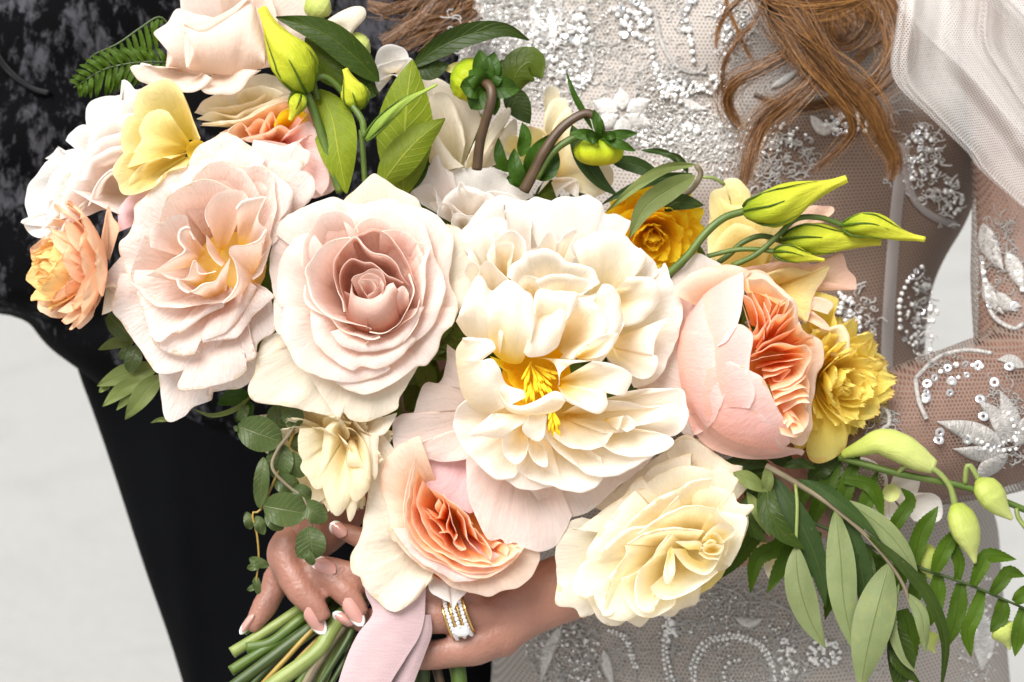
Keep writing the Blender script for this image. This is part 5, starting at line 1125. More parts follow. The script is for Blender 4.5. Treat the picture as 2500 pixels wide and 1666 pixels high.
S_GREEN = stem_mat('green stem', (0.036, 0.078, 0.006, 1), (0.096, 0.144, 0.018, 1)); S_PALE = stem_mat('pale green stem', (0.130, 0.180, 0.036, 1), (0.238, 0.281, 0.079, 1)); S_BROWN = stem_mat('brown stem', (0.038, 0.020, 0.010, 1), (0.091, 0.052, 0.021, 1)); S_DARK = stem_mat('dark green stem', (0.018, 0.036, 0.005, 1), (0.048, 0.078, 0.012, 1))
S_WOOD = stem_mat('woody olive twig', (0.096, 0.072, 0.040, 1), (0.224, 0.184, 0.112, 1), .7); S_OCHRE = stem_mat('ochre stem', (0.210, 0.126, 0.014, 1), (0.315, 0.210, 0.035, 1))
B_LIS = petal_mat('yellow green lisianthus bud', [(0, (.15, .25, .012)), (.3, (.38, .44, .016)), (1, (.66, .64, .05))], transl=.15, vein=1.4, rough=.5)
B_ORC = petal_mat('pale green orchid bud', [(0, (.30, .38, .05)), (.5, (.43, .50, .12)), (1, (.54, .60, .19))], transl=.1, vein=.6, rough=.4)
B_DAH = petal_mat('lime dahlia bud', [(0, (.10, .22, .005)), (.5, (.40, .48, .01)), (1, (.58, .50, .03))], transl=.1, vein=1.0, rough=.35)

def lis_bud(label, zoom, spine, dep, r, stempts, stemdep, stemr=7, sep=3, mat=B_LIS):
    f = thing('lisianthus_bud', P3(zoom, spine, dep)[0], label, 'flower bud', 'lisianthus buds')
    bud(f, zoom, spine, dep, r, mat, ridge=5, amp=.085, twist=2.2, prof=(.3, .75, 1.0, 1.0, .86, .62, .40, .26, .2))
    p = spline(P3(zoom, spine, dep), 20); t = p[-1] - p[0]; L = np.linalg.norm(t); t /= L; n_ = np.cross(t, [0, 0, 1.0]); n_ /= np.linalg.norm(n_)
    for k in range(sep):
        a = (-1.1, .9, .1, -.35, 1.3)[k]; q = []
        prof = np.interp(np.linspace(0, .8, 9), np.linspace(0, 1, 9), (.3, .75, 1.0, 1.0, .86, .62, .40, .26, .2))
        ln = (.55, .75, .62, .9)[k % 4]
        for j, v in enumerate(np.linspace(0, ln, 9)):
            c = p[min(19, int(v * 19))]; rr = r * np.interp(v, np.linspace(0, 1, 9), (.3, .75, 1.0, 1.0, .86, .62, .40, .26, .2)) + 2.5 + (8 * max(0, v - .4) if abs(a) > .8 else 0)
            q.append(c + n_ * rr * math.sin(a) + np.array([0, 0, 1.0]) * rr * math.cos(a))
        V, F, U = tubeVF(np.array(q), [3.6, 3.0, 2.2, 1.4, .5], sides=6, n=20); add('sepal', V, F, f, G_CALYX, U)
    stem(f, zoom, stempts, stemdep, stemr, S_GREEN, n=26)
    return f
lis_bud('tall lime lisianthus bud with frilled tip, topmost above the glossy leaves', 'A', '1960 590 1870 400 1740 200 1670 50', (-165, -150, -150, -160), 54, '1945 580 1990 680 2060 880 2120 1080 2170 1230', (-168, -170, -175, -180, -185), (12, 11, 11, 10))
lis_bud('small closed lisianthus bud on a hooked stem among the glossy leaves', 'B', '200 700 170 600 110 440', (-190, -185, -190), 34, '200 700 120 620 40 530 -30 490 -90 520 -60 640', (-190, -190, -180, -170, -165, -190), 8)
lis_bud('thin opening lisianthus bud with split tip lying across the upright leaf', 'B', '240 890 330 790 480 660 700 540', (-110, -105, -100, -100), 15, '245 880 230 840 215 760 120 620', (-112, -125, -150, -180), 8, 2, petal_mat('green young bud', [(0, (.16, .27, .03)), (1, (.34, .46, .07))], transl=.15))
lis_bud('drooping yellow bud hanging over the orange heart of the pink rose', 'A', '1920 600 1890 680 1850 770', (-150, -140, -140), 24, '1925 600 1930 590 1940 570', (-150, -155, -160), 6, 3)
lis_bud('longest yellow lisianthus bud, uppermost of the four on the right', 'C', '570 1350 760 1320 980 1230 1222 1142', (-130, -105, -100, -105), 47, '580 1345 440 1390 320 1490 200 1640 70 1760', (-130, -125, -125, -130, -140), (9, 10, 10))
lis_bud('pointed lisianthus bud reaching farthest right over the dress', 'F', '1200 135 1380 130 1560 190 1722 222', (-140, -120, -118, -122), 31, '1205 135 1060 85 900 90 780 200 640 320 490 390', (-140, -135, -130, -135, -140, -150), 7)
lis_bud('fat lisianthus bud lying under the two longer ones', 'F', '810 230 960 215 1180 230 1440 240', (-175, -160, -158, -170), 39, '815 235 680 200 560 240 470 320 400 370', (-178, -180, -180, -185, -190), 7)
lis_bud('smallest lisianthus bud just above the pink garden rose', 'F', '760 300 860 310 960 335 1080 355', (-140, -128, -126, -130), 21, '765 300 640 285 500 290 330 330', (-142, -145, -150, -160), 6)

f = thing('foliage_sprig', (*P2('B', '240 1150')[0], -240), 'sprig of broad glossy leaves standing up above the spiral dusty rose', 'foliage')
leaf(f, 'A', '2420 520 2250 350 2050 200 1760 110', (-215, -195, -190, -200), 74, G_DARK, .25)
leaf(f, 'B', '-50 570 30 760 70 980 120 1235', (-210, -180, -165, -175), 104, G_BRIGHT, .2, True)
leaf(f, 'B', '480 1260 490 900 510 620 540 385', (-200, -185, -175, -190), 138, G_BRIGHT, .22, True, a=.9)
leaf(f, 'B', '330 1200 430 1060 570 900 748 757', (-160, -145, -140, -140), 86, G_BRIGHT, .3, True)
leaf(f, 'B', '520 1220 560 1000 560 800', (-215, -210, -210), 70, G_DARK)
leaf(f, 'B', '120 480 200 560 310 610', (-225, -222, -225), 70, G_DARK); leaf(f, 'B', '-140 240 0 420 200 520 330 600', (-235, -230, -228, -235), 80, G_DARK, .3, True)
stem(f, 'B', '240 1200 225 980 215 830', (-200, -185, -175), 7, S_GREEN)
f = thing('foliage_sprig', (*P2('B', '600 520')[0], -280), 'long arched glossy leaf with rounder leaves beside it, against the beaded bodice', 'foliage')
leaf(f, 'B', '540 430 700 310 900 220 1120 190 1288 258', (-240, -225, -215, -215, -225), 58, G_DARK, .35); leaf(f, 'B', '540 400 650 440 770 415', (-250, -240, -240), 58, G_DARK)
leaf(f, 'B', '1180 620 1200 480 1290 400 1370 500', (-290, -275, -270, -275), 92, G_DARK, .2, True, a=1); leaf(f, 'B', '1160 560 1210 660 1290 790', (-300, -290, -290), 62, G_DARK); leaf(f, 'B', '1110 380 1150 520 1180 640', (-310, -300, -300), 50, G_DARK)
f = thing('white_blossom', (*P2('B', '400 480')[0], -300), 'small white blossom half hidden behind the glossy leaves', 'flower')
petals(f, 'B', '420 480', -320, [(-290, 'm', '300 440 330 320 400 288 480 310 520 370 500 440'), (-275, 'm', '310 560 300 440 380 400 470 380 540 380 500 500', {'bulge': 10}), (-280, 'm', '320 600 330 520 420 480 480 520')], M_WHITE)
for k, (x, y, r) in enumerate(((2030, 40, 34), (2280, 300, 34))):
    f = thing('flower_bud', (*P2('A', [x, y])[0], -280), ('round pale green bud at the top edge, right of the tall blush rose', 'smooth pale green bud under the white petal at the top')[k], 'flower bud')
    bud(f, 'A', [x - 60, y - 40, x, y, x + 75, y + 50], (-260, -250, -255), r, B_ORC, prof=(.45, .9, 1, 1, .9, .6, .2))

# dahlia buds
def sepals(f, zoom, c, dep, spec, mat=G_CALYX):
    for (x, y, w_, dz) in spec: leaf(f, zoom, [c[0], c[1], (c[0] + x) / 2, (c[1] + y) / 2 - 5, x, y], (dep, dep + dz, dep + dz * .6), w_, mat, .3, a=1.0)
f = thing('dahlia_bud', (*P2('B', '980 560')[0], -290), 'green dahlia bud seen from behind on a thick brown stem', 'flower bud')
bud(f, 'B', '810 450 880 490 950 540 1000 570', (-275, -262, -258, -250), 54, B_DAH, ridge=9, amp=.05, prof=(.3, .8, 1, 1, .85, .4))
leaf(f, 'B', '930 470 850 440 740 440', (-235, -240, -250), 34, petal_mat('yellow bud petal', [(0, (.45, .45, .03)), (1, (.75, .66, .25))]), .2)
sepals(f, 'B', (1010, 560), -205, ((970, 320, 52, 14), (1065, 335, 50, 16), (1220, 570, 54, 18), (1070, 735, 46, 12), (920, 700, 60, 22), (845, 560, 58, 30), (1110, 430, 44, 18), (900, 450, 50, 34)))
stem(f, 'B', '1000 520 1042 570 1040 660 1005 780 970 920 952 1080', (-195, -170, -165, -180, -200, -220), (13, 12, 12, 13), S_BROWN, n=30)
f = thing('dahlia_bud', (*P2('B', '1260 1200')[0], -260), 'squat ribbed lime dahlia bud nodding from an arched brown stem', 'flower bud')
n, m_ = 44, 20; c = np.array([*P2('B', '1735 965')[0], -215]); V = []; U = []
for i in range(n):
    for j in range(m_):
        t = i / n * 6.283; ph = math.pi * (j / (m_ - 1)); rib = 1 - .10 * abs(math.cos(t * 4.5)) * math.sin(ph)
        V.append((c[0] + 64 * rib * math.sin(ph) ** .8 * math.cos(t), c[1] - 36 * math.cos(ph) + 8 * (math.sin(ph) < .3 and j < 4), c[2] + 60 * rib * math.sin(ph) ** .8 * math.sin(t))); U.append((i / n * 3, j / (m_ - 1)))
add('bud', V, gridF(n, m_, True), f, B_DAH, U)
sepals(f, 'B', (1745, 880), -175, ((1975, 850, 26, 20), (1965, 965, 24, 26), (1545, 850, 30, 20), (1640, 890, 30, 30), (1850, 860, 24, 26), (1700, 700, 26, 10)))
leaf(f, 'B', '1690 830 1640 730 1570 600 1520 450', (-190, -180, -180, -190), 16, G_CALYX)
stem(f, 'B', '1750 890 1730 780 1670 725 1590 745 1480 830 1380 970 1320 1090 1250 1220', (-190, -180, -178, -178, -180, -185, -195, -205), (11, 11, 13, 14), S_BROWN, n=40); stem(f, 'B', '1620 865 1530 900 1430 980 1330 1140', (-195, -190, -192, -200), 9, S_GREEN)
f = thing('foliage_sprig', (*P2('B', '1240 1100')[0], -280), 'small dark curled leaves at the foot of the arched dahlia stem', 'foliage')
for q, w_, z in (('1250 1180 1200 1080 1190 950', 40, -215), ('1280 1150 1330 1000 1420 860', 50, -230), ('1330 1140 1420 1080 1465 960', 40, -225), ('1230 1000 1260 880 1240 780', 34, -250), ('1150 1100 1100 1010 1090 880', 30, -260), ('1260 1190 1210 1150 1140 1140', 34, -240)): leaf(f, 'B', q, (z, z + 12, z), w_, G_CALYX, .4)
f = thing('olive_sprig', (*P2('B', '2300 1250')[0], -260), 'olive sprig with long arching leaves over the golden ranunculus', 'foliage')
leaf(f, 'B', '1560 800 1630 1000 1740 1160 1850 1250', (-280, -262, -255, -255), 46, G_OLIVE); leaf(f, 'B', '1800 1020 1980 1060 2160 1150', (-285, -275, -275), 40, G_OLIVE); leaf(f, 'B', '2330 1110 2080 1150 1900 1220 1740 1310', (-250, -240, -235, -235), 26, G_OLIVE)
leaf(f, 'B', '2350 1050 2160 1075 1980 1180 1775 1355', (-215, -200, -195, -195), 26, G_OLIVEB); leaf(f, 'B', '2345 1120 2180 1210 2020 1330 1925 1520', (-200, -180, -172, -172), 56, G_OLIVEB, .3)
leaf(f, 'B', '2150 1350 2230 1290 2400 1310', (-230, -225, -220), 40, G_DARK); leaf(f, 'B', '2000 960 2150 975 2240 1040 2300 1110', (-275, -270, -268, -268), 16, G_OLIVE); leaf(f, 'C', '30 985 130 1000 190 1050 210 1110', (-270, -262, -260, -260), 16, G_DARK)
stem(f, 'C', '160 1260 240 1200 290 1110 260 1055', (-240, -230, -220, -215), 7, S_WOOD); stem(f, 'C', '300 1130 380 1140 440 1180', (-222, -225, -235), 4, S_PALE)

# ferns: each leaflet a part
f = thing('fern', (*P2('A', '1080 400')[0], -300), 'bright green fern frond sticking out on the left against the dark jacket', 'fern')
def frond(f, zoom, pts, dep, n, lmax, ang, w_, mat=G_FERN, both=True, lf=1.0, sm=3):
    p = spline(P3(zoom, pts, dep), n + 2); stem(f, zoom, pts, dep, (sm, sm * .6), S_DARK, 'rachis', n=30)
    t = np.gradient(p, axis=0); t /= np.linalg.norm(t, axis=1)[:, None]
    for k in range(1, n + 1):
        v = k / (n + 1); l = lmax * (math.sin(math.pi * (.18 + .78 * v)) ** .7)
        for s in ((-1, 1) if both else (1,)):
            a = math.radians(ang * s + rnd.uniform(-7, 7)); d = np.array([t[k][0] * math.cos(a) - t[k][1] * math.sin(a), t[k][0] * math.sin(a) + t[k][1] * math.cos(a), 0])
            e = p[k] + d * l; e[1] += l * .18
            q = np.array([p[k], (p[k] + e) / 2 + np.array([0, -l * .05, 6]), e + np.array([0, 0, -8])])
            leaf(f, 'S', q[:, :2].ravel(), q[:, 2], w_, mat, .2, a=.7, b=.5, serr=.06, nv=16, nu=5, name='leaflet')
frond(f, 'A', '1100 400 950 395 800 410 650 450 470 560', (-300, -290, -285, -285, -295), 14, 66, 58, 13); frond(f, 'A', '1080 160 1010 110 880 190 750 280 600 350 540 420', (-310, -300, -295, -295, -300, -305), 13, 74, -70, 12, both=False)
f = thing('fern', (*P2('I', '500 560')[0], -240), 'large green fern frond with toothed leaflets trailing to the lower right', 'fern')
stem(f, 'I', '560 600 760 690 1000 790 1270 905 1560 1005 1900 1150', (-225, -215, -200, -185, -180, -180), (5, 4, 4, 3), S_DARK, 'rachis', n=50)
for q, w_, z in (('1250 890 1290 720 1390 555', 50, -165), ('1370 935 1430 800 1510 680', 46, -162), ('1590 1010 1640 900 1680 840 1840 862', 42, -160), ('1700 1060 1760 980 1800 935 1890 960', 40, -160), ('1830 1110 1880 1060 1940 1010', 40, -160), ('1500 985 1510 880 1470 770 1490 720 1560 790', 34, -172),
                 ('1390 950 1380 1080 1340 1250', 50, -190), ('1520 1000 1500 1160 1445 1365', 50, -185), ('1640 1040 1600 1180 1560 1280 1580 1425', 44, -182), ('1760 1090 1750 1190 1690 1280', 46, -180), ('1880 1140 1860 1260 1830 1420', 44, -180), ('1280 910 1270 1020 1230 1140', 48, -195), ('1160 860 1170 960 1120 1080', 44, -200),
                 ('660 650 760 420 835 215', 50, -235), ('790 700 860 450 945 230', 48, -228), ('900 760 980 520 1045 345', 44, -222), ('850 405 960 420 1030 480 1075 630', 38, -215), ('1100 730 1170 620 1230 520 1175 450', 40, -205), ('600 620 560 560 700 380', 44, -245), ('560 600 480 780 350 860 310 1060', 48, -230), ('400 640 260 820 140 972', 48, -240), ('300 760 180 900 90 975', 36, -250), ('640 680 520 850 405 1058', 46, -225), ('820 730 790 980 740 1210', 50, -222), ('960 790 1010 900 960 1060', 46, -215), ('1060 830 1080 960 1030 1090', 44, -208), ('700 700 640 860 660 980', 44, -225), ('1180 1150 1220 1300 1180 1570', 62, -200)):
    leaf(f, 'I', q, (z - 8, z, z - 4), w_ * .88, G_FERN, .18, a=.62, b=.38, strap=True, serr=.06, nv=30, nu=7, name='leaflet')

# olive branch, lower right
f = thing('olive_branch', (*P2('I', '420 340')[0], -170), 'olive branch with long silvery leaves hanging at the lower right', 'foliage')
stem(f, 'I', '400 325 560 415 700 500 810 580 960 710 1100 870 1190 1010 1225 1120', (-150, -140, -128, -118, -112, -108, -108, -112), (9, 7, 6, 5, 4), S_WOOD, n=50); stem(f, 'I', '570 430 580 560 572 780', (-135, -118, -108), 4.5, S_PALE)
for q, w_, z, mt, un in (('800 575 825 820 850 1120 912 1405', 74, (-118, -95, -90, -95), G_OLIVE, True), ('1110 880 1045 1110 985 1360 940 1620', 100, (-110, -78, -70, -75), G_OLIVE, True), ('572 780 585 980 650 1200 742 1372', 72, (-108, -90, -88, -95), G_OLIVE, True), ('580 400 760 480 960 650 1060 760', 34, (-135, -115, -105, -105), G_OLIVE, False),
                         ('860 520 1060 670 1200 830 1280 985', 50, (-128, -112, -106, -110), G_OLIVE, True), ('960 700 1180 890 1340 1080 1430 1330 1405 1640', 32, (-112, -92, -82, -78, -82), G_DARK, False), ('420 390 410 560 490 700 625 808', 56, (-150, -112, -100, -100), G_DARK, False), ('440 380 540 560 620 700 700 900 742 1132', 62, (-155, -130, -122, -120, -122), G_OLIVE, False),
                         ('215 360 310 410 410 478', 40, (-150, -128, -128), G_OLIVEB, False), ('400 330 410 420 385 520', 30, (-148, -130, -132), G_OLIVEB, False), ('290 470 360 600 425 732', 30, (-150, -135, -138), G_OLIVEB, False), ('300 480 300 640 400 765', 50, (-165, -152, -152), G_DARK, False), ('1165 1000 1120 1220 1180 1420 1275 1525', 26, (-112, -98, -92, -95), G_OLIVE, True), ('1205 1050 1290 1180 1320 1400', 36, (-112, -98, -100), G_OLIVE, True),
                         ('850 620 920 800 960 1000 970 1210', 52, (-140, -130, -126, -128), G_OLIVE, False), ('960 760 980 900 1030 1060', 40, (-140, -130, -128), G_DARK, False), ('1100 1380 1180 1480 1290 1580', 30, (-120, -110, -110), G_DARK, False), ('500 330 600 310 690 340', 26, (-160, -152, -152), G_DARK, False), ('430 320 300 300 180 330 60 300', 44, (-205, -195, -195, -200), G_DARK, False), ('420 350 300 380 180 360', 46, (-215, -208, -210), G_DARK, False), ('560 330 460 260 360 250', 44, (-220, -212, -215), G_DARK, False), ('400 380 330 460 300 560', 46, (-210, -200, -205), G_DARK, False), ('640 420 740 330 840 300', 46, (-240, -232, -235), G_DARK, False), ('1130 1240 1180 1420 1160 1640', 70, (-150, -140, -140), G_DARK, False), ('1180 880 1260 980 1290 1060', 14, (-105, -98, -100), G_OLIVEB, False)):
    leaf(f, 'I', q, z, w_, mt, .16, un, a=.86, b=.85)
# orchid stem with buds, orchid flowers
f = thing('orchid_spray', (*P2('I', '850 280')[0], -230), 'green orchid stem with plump pale buds crossing the lace sleeve', 'orchid')
stem(f, 'I', '820 275 1000 325 1180 372 1500 435 1700 500 1920 590', (-215, -200, -190, -185, -185, -190), (9, 9, 8, 8), S_GREEN, n=40)
bud(f, 'I', '840 262 960 220 1060 190 1180 230 1280 290 1365 335', (-205, -185, -172, -168, -172, -178), 36, B_ORC, prof=(.28, .5, .75, 1, 1, .85, .5), ridge=3, amp=.06)
bud(f, 'I', '1495 555 1530 660 1570 770 1602 885', (-168, -150, -146, -150), 37, B_ORC, prof=(.5, .9, 1, .95, .7, .35, .1), ridge=3, amp=.06); bud(f, 'I', '1625 410 1680 480 1740 560 1815 632', (-170, -155, -152, -155), 35, B_ORC, prof=(.4, .9, 1, .95, .7, .4, .12), ridge=3, amp=.06)
stem(f, 'I', '1160 365 1210 325 1330 330 1400 370 1460 450 1490 560', (-188, -172, -165, -162, -162, -166), (6, 7, 7, 9), S_PALE, n=30); stem(f, 'I', '1545 430 1555 330 1580 330 1630 420', (-184, -172, -170, -170), 7, S_PALE); stem(f, 'I', '1840 570 1850 620 1900 690', (-185, -178, -175), 6, S_PALE)
bud(f, 'I', '1330 780 1330 900 1370 1000', (-215, -205, -205), 30, B_ORC); bud(f, 'I', '1330 1280 1345 1350 1370 1400', (-215, -205, -205), 26, B_ORC); bud(f, 'I', '1740 1230 1780 1300 1800 1380', (-210, -205, -210), 34, B_ORC)
f = thing('orchid', (*P2('I', '1100 450')[0], -290), 'white orchid blossom peeking out behind the fern leaflets', 'orchid')
petals(f, 'I', '1100 470', -300, [(-262, 'm', '830 420 840 300 940 280 1060 330 1100 430 1040 540'), (-255, 'm', '1140 360 1270 390 1265 480 1180 560'), (-258, 'm', '1230 500 1340 480 1405 530 1390 640 1250 640'), (-262, 'm', '860 560 900 640 1000 700 1100 640'), (-270, 'm', '1060 640 1140 680 1200 620')], M_WHITE, wav=4)
core(f, 'I', '1120 480', 22, -240, petal_mat('green orchid throat', [(0, (.5, .55, .2)), (1, (.6, .62, .3))]), 'throat')
f = thing('orchid', (*P2('I', '420 760')[0], -300), 'pale orchid petals below the cream rose behind the fern', 'orchid')
petals(f, 'I', '420 760', -300, [(-275, 'm', '280 780 330 830 420 820 520 790'), (-270, 'm', '380 880 420 970 480 960 520 860'), (-272, 'm', '520 700 600 740 640 700')], M_CREAM, wav=4)

# left: olive leaves, eucalyptus
f = thing('olive_sprig', (*P2('D', '1000 1080')[0], -230), 'fan of olive leaves poking out under the pale blush rose', 'foliage')
for q, w_, z in (('1010 1040 800 1080 620 1156', 52, -215), ('920 1110 780 1180 655 1287', 38, -205), ('970 1080 860 1180 743 1312', 34, -212), ('1030 1090 920 1200 798 1372', 50, -198), ('860 870 740 880 625 926', 30, -235), ('1090 1372 1020 1372 960 1392', 12, -230), ('700 1150 660 1170 632 1200', 18, -225)): leaf(f, 'D', q, (z - 10, z, z - 4), w_, G_OLIVEB, .18)
leaf(f, 'D', '1610 1215 1500 1305 1350 1345 1225 1300', (-235, -225, -222, -225), 13, G_OLIVEB); leaf(f, 'D', '1600 1230 1480 1230 1385 1275', (-250, -242, -245), 44, G_CALYX, .4); leaf(f, 'D', '1590 1250 1560 1320 1500 1380', (-255, -248, -250), 40, G_CALYX, .4)
def roundleaf(f, zoom, x, y, rx, ry, rot, dep, mat=G_EUC, cup=.15, name='leaf', under=False):
    k = ZOOM[zoom][2]; c = P2(zoom, [x, y])[0]; d = np.array([math.cos(math.radians(rot)), math.sin(math.radians(rot))])
    pts = np.array([c - d * rx * k, c, c + d * rx * k]); return leaf(f, 'S', pts.ravel(), (dep - 6, dep + 4, dep - 6), ry * 2 * k, mat, cup, under, a=1.0, b=.52, wavy=3.0, nv=22, nu=11)
f = thing('eucalyptus_sprig', (*P2('G', '560 20')[0], -220), 'trailing eucalyptus sprig with round grey green leaves over the left hand', 'foliage')
stem(f, 'G', '560 -20 500 120 420 230 390 340 500 460 560 500 600 600 620 700', (-190, -170, -160, -155, -150, -148, -148, -150), (5, 4, 3), S_WOOD, n=50); stem(f, 'G', '560 -10 470 240 330 560 275 600 300 720 310 850 300 950 290 1020', (-200, -185, -175, -172, -172, -172, -172, -174), (4, 3, 2), S_OCHRE, n=50)
for q in ((315, 140, 135, 102, 20, -165), (425, 60, 90, 70, 80, -205), (505, 35, 75, 62, 70, -168), (525, 180, 70, 45, 70, -200), (545, 90, 40, 28, 100, -195), (430, 300, 100, 80, 100, -178), (520, 320, 80, 60, 60, -182), (325, 420, 145, 46, 95, -160), (460, 575, 125, 100, 10, -138), (630, 590, 85, 62, 40, -142), (560, 480, 60, 50, 30, -148), (610, 770, 95, 88, 80, -136), (570, 800, 60, 50, 120, -145), (252, 640, 52, 30, 80, -178), (316, 665, 58, 34, 70, -170), (310, 880, 60, 30, 20, -172), (290, 900, 50, 24, 160, -170), (300, 1010, 52, 24, 80, -172), (280, 1020, 40, 18, 150, -174), (470, 430, 80, 60, 20, -176), (400, 640, 70, 50, 50, -150), (220, 20, 50, 30, 120, -215), (600, 850, 50, 30, 60, -134), (185, 110, 22, 16, 0, -170)): roundleaf(f, 'G', *q)
f = thing('eucalyptus_sprig', (*P2('D', '860 870')[0], -240), 'two small round eucalyptus leaves at the lower left of the pale blush rose', 'foliage')
for q in ((765, 780, 110, 70, 45, -210), (850, 985, 90, 56, 105, -195), (800, 940, 60, 34, 130, -205)): roundleaf(f, 'D', *q)
stem(f, 'D', '870 850 880 930 870 1000', (-215, -205, -198), 4, S_GREEN)

# dark leaves packed between the flower heads: nobody could count them
bg = Bag()
for k in range(1000):
    x, y = rnd.uniform(330, 2000), rnd.uniform(330, 1330)
    cx, cy = 1180, 800
    if abs(x - cx) / 800 + abs(y - cy) / 480 > 1.0 or (x < 900 and y > 950) or (x > 1250 and y < 470) or (y > 1150 and (x > 1700 or x < 900)): continue
    a = rnd.uniform(0, 6.28); l = rnd.uniform(70, 130); z0 = rnd.uniform(-470, -390); w_ = rnd.uniform(18, 34); d = np.array([math.cos(a), math.sin(a)]); n2_ = np.array([-d[1], d[0]])
    V = []; U = []
    for u in (-1, 0, 1):
        for v in np.linspace(0, 1, 7):
            hw = w_ * math.sin(math.pi * (.05 + .93 * v)); q = np.array([x, y]) + d * l * (v - .5) + n2_ * u * hw; V.append((q[0], q[1], z0 + 20 * v + 8 * abs(u))); U.append(((u + 1) / 2, v))
    bg.put(V, gridF(3, 7), np.array(U))
o = bg.out('dark_foliage', None, G_DARK); tag(o, 'dark green leaves packed in the gaps between the flower heads', 'foliage', None, 'stuff')

# ------------------------------------------------------------------ cut stems below the hands
SL = ['thick pale green stem, uppermost of the cut ends on the left', 'bright green cut stem just under the uppermost one', 'green cut stem with pale rim, left end of the bundle', 'long dark green stem running down to the bottom edge', 'thin ochre stem between two thicker green ones', 'broad flat pale green stem in the middle of the bundle', 'grey brown woody stem beside the ribbon', 'thin green stem curving along the ribbon edge', 'short pale stem behind the woody one', 'thin dark stem right beside the ribbon at the bottom', 'dark stem under the ringed hand, leftmost there', 'brown stem under the ringed hand', 'green stem with a dry tip under the ringed hand', 'fine green stem at the far upper left under the little finger', 'slim dark green stem crossing over the long dark one', 'slim ochre stem low in the bundle', 'mid green stem just left of the woody one', 'pale slim stem lowest on the left of the bundle']
SP = [('760 1010 500 1180 330 1290 155 1400', (-330, -280, -262, -258), 17, S_PALE), ('780 1060 560 1200 380 1340 240 1370', (-335, -262, -248, -252), 17, S_GREEN), ('760 1120 560 1260 330 1390 150 1505', (-335, -270, -245, -240), 16, S_GREEN), ('860 1050 640 1230 420 1400 150 1600', (-330, -255, -230, -222), 18, S_DARK), ('880 1080 650 1240 460 1440 310 1600', (-330, -245, -218, -212), 8, S_OCHRE), ('900 1060 740 1250 640 1400 380 1590', (-330, -240, -212, -205), 24, S_PALE), ('920 1100 780 1260 680 1400 540 1640', (-330, -250, -218, -210), 17, S_WOOD), ('900 1150 860 1240 800 1360 650 1600', (-320, -255, -225, -215), 9, S_DARK), ('900 1160 740 1380 690 1500 640 1640', (-325, -262, -245, -240), 22, S_PALE), ('880 1200 800 1440 690 1640', (-320, -240, -225), 8, S_DARK), ('1180 1350 1240 1480 1240 1640', (-330, -310, -300), 26, S_DARK), ('1290 1350 1330 1480 1370 1640', (-335, -320, -312), 14, S_BROWN), ('1400 1350 1450 1480 1470 1640', (-335, -325, -318), 24, S_GREEN), ('440 1060 330 1200 225 1280', (-330, -315, -310), 12, S_GREEN), ('820 1080 600 1270 430 1420 250 1600', (-330, -258, -236, -228), 11, S_DARK), ('860 1120 640 1330 480 1500 400 1640', (-330, -250, -222, -216), 7, S_OCHRE), ('900 1120 720 1320 600 1480 500 1640', (-330, -246, -216, -208), 13, S_GREEN), ('800 1140 560 1330 360 1480 200 1590', (-335, -268, -246, -240), 10, S_PALE)]
for (p, d, r, mt), lb in zip(SP, SL):
    t_ = [float(x_) for x_ in p.split()]
    if t_[-1] >= 1585: p += ' %g %g' % (t_[-2] + (t_[-2] - t_[-4]) * 1.6, t_[-1] + (t_[-1] - t_[-3]) * 1.6); d = (*d, d[-1] + 10)
    f = tube('flower_stalk', P3('G', p, d), [r * .85, r * .82, r * .78, r * .85], mt, None, sides=16, n=40); tag(f, lb, 'stem', 'cut stems of the bouquet')

# ------------------------------------------------------------------ ribbon
m = N('lilac pink silk ribbon'); tc, sp = uvxyz(m)
n1 = m.noise(tc.outputs['Object'], 1400, 2); n2 = m.noise(m.mapping(tc.outputs['UV'], (1, 60, 1)), 3, 3); w1 = m.n('ShaderNodeTexWave'); m.v(w1, Scale=240, Distortion=1.0); m.l(m.mapping(tc.outputs['Object'], (1, 1, 1), (0, .6, 0)), w1.inputs['Vector'])
m.l(m.ramp([(.3, (.40, .275, .285)), (.7, (.47, .335, .345))], n2.outputs[0]).outputs[0], m.b.inputs['Base Color']); m.v(m.b, Roughness=.7); m.b.inputs['Sheen Weight'].default_value = .3
m.bump(m.math('ADD', n1.outputs[0], m.math('MULTIPLY', w1.outputs['Fac'], .5)), .35, .0007); M_RIB = m.m
f = thing('ribbon', (*P2('G', '1090 1000')[0], -200), 'dusty pink silk ribbon hanging from the bouquet over the ringed hand', 'ribbon')
def ribbon(lft, rgt, dep, fold, name='ribbon_tail'):
    a = spline(P2('G', lft), 46); b = spline(P2('G', rgt), 46); V = []; U = []; d = np.interp(np.linspace(0, 1, 46), np.linspace(0, 1, len(dep)), dep)
    for i, u in enumerate(np.linspace(0, 1, 26)):
        for j in range(46):
            v = j / 45; q = a[j] * (1 - u) + b[j] * u; V.append((*q, d[j] + fold * math.sin(u * 5.5 + v * 2.2) * (.5 + .5 * v) + 14 * math.sin(math.pi * u) + 1.2 * math.sin(u * 9 + v * 3))); U.append((u, v))
    return add(name, V, gridF(26, 46), f, M_RIB, U)
ribbon('915 960 925 1060 965 1170 880 1290 810 1440 755 1640 730 1960', '1275 960 1268 1080 1262 1200 1230 1310 1150 1440 1040 1640 980 1960', (-198, -196, -190, -180, -170, -165, -168), 5)
ribbon('1200 1180 1190 1280 1120 1450 1040 1640 1000 1900', '1300 1180 1305 1290 1260 1420 1180 1640 1120 1900', (-212, -214, -208, -200, -200), 5)

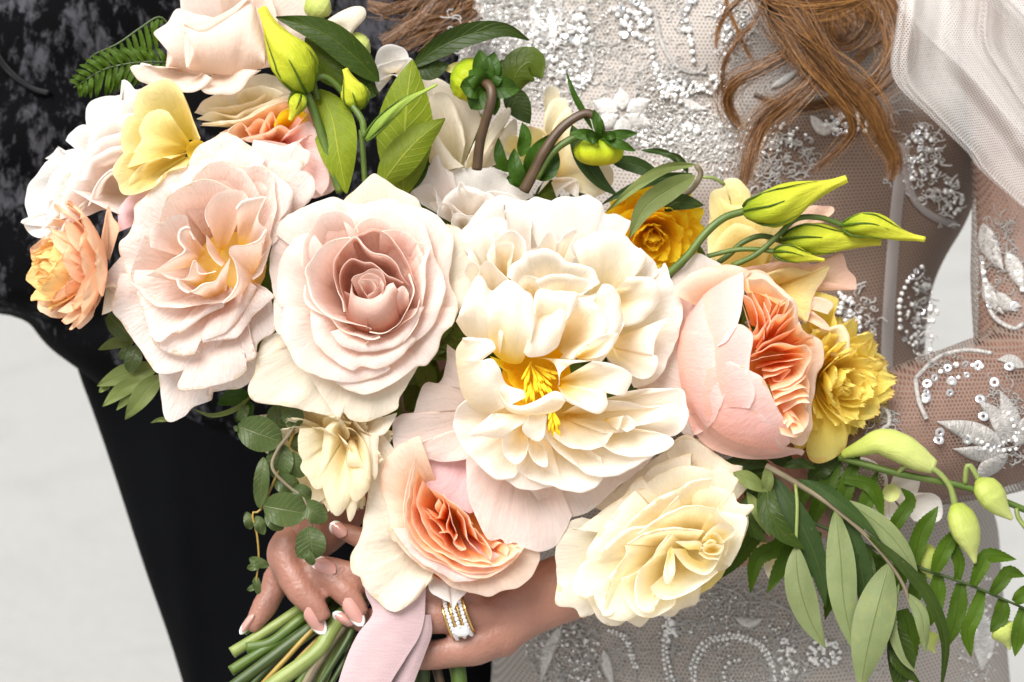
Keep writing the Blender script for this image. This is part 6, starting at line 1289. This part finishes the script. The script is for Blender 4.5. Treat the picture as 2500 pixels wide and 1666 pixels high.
# ------------------------------------------------------------------ rings
M_GOLD2 = plain('yellow gold', (.72, .46, .16), .18, 1.0); M_DIA = plain('diamond', (.86, .87, .89), .04, .55, 1.0, 1.0)
f = thing('ring', (*P2('G', '1455 1188')[0], -262), 'gold wedding ring set with rows of diamonds and one large stone', 'ring')
ax = np.array([.94, -.30, .12]); ax /= np.linalg.norm(ax); e1 = np.array([.30, .94, 0]); e1 -= ax * e1.dot(ax); e1 /= np.linalg.norm(e1); e2 = np.cross(ax, e1); rc = np.array([*P2('G', '1458 1188')[0], -268]); RR = 50
def band(off, r, mat, name, tr):
    V = []; n, k = 64, 10
    for i in range(n):
        t = i / n * 6.283; o_ = e1 * math.cos(t) + e2 * math.sin(t)
        for j in range(k):
            s = j / k * 6.283; V.append(rc + ax * (off + tr * math.cos(s)) + o_ * (r + tr * .7 * math.sin(s)))
    F = [((i % n) * k + j, (i % n) * k + (j + 1) % k, ((i + 1) % n) * k + (j + 1) % k, ((i + 1) % n) * k + j) for i in range(n) for j in range(k)]
    return add(name, V, F, f, mat)
for off in (-27, -9, 9, 27): band(off, RR, M_GOLD2, 'band', 3.2)
me_d = raw_mesh('diamond', *(lambda V, F: (V, F))(*ico()), None, M_DIA, False)
for off in (-18, 0, 18):
    for t in np.linspace(-1.2, 4.3, 30):
        o_ = e1 * math.cos(t) + e2 * math.sin(t); p = rc + ax * off + o_ * (RR + 3)
        if p[2] < rc[2] - 5: continue
        o = bpy.data.objects.new('diamond', me_d); COL.objects.link(o); o.parent = f; o.location = W([p])[0] - ORG[f.name]; o.scale = [6.4 * PXM] * 3; o.rotation_euler = (rnd.random(), rnd.random(), rnd.random())
# the large oval stone
c = np.array([*P2('G', '1475 1275')[0], -228]); n = 12; V = []
for r, z in ((.5, .55), (.82, .35), (1, 0), (.5, -.6), (.05, -.95)):
    for i in range(n): t = (i + (.5 if r == .82 else 0)) / n * 6.283; V.append(c + np.array([23 * r * math.cos(t), 15 * r * math.sin(t) , 15 * z]))
add('large_diamond', V, [tuple(range(n))] + [(i * n + j, i * n + (j + 1) % n, (i + 1) * n + (j + 1) % n, (i + 1) * n + j) for i in range(4) for j in range(n)], f, M_DIA, None, False)
for a in (.6, 2.4, 3.8, 5.6): tube('prong', [(c[0] + 22 * math.cos(a), c[1] + 14 * math.sin(a), c[2] - 16), (c[0] + 22 * math.cos(a), c[1] + 14 * math.sin(a), c[2] + 5)], [2.2], M_GOLD2, f, sides=6, n=5)
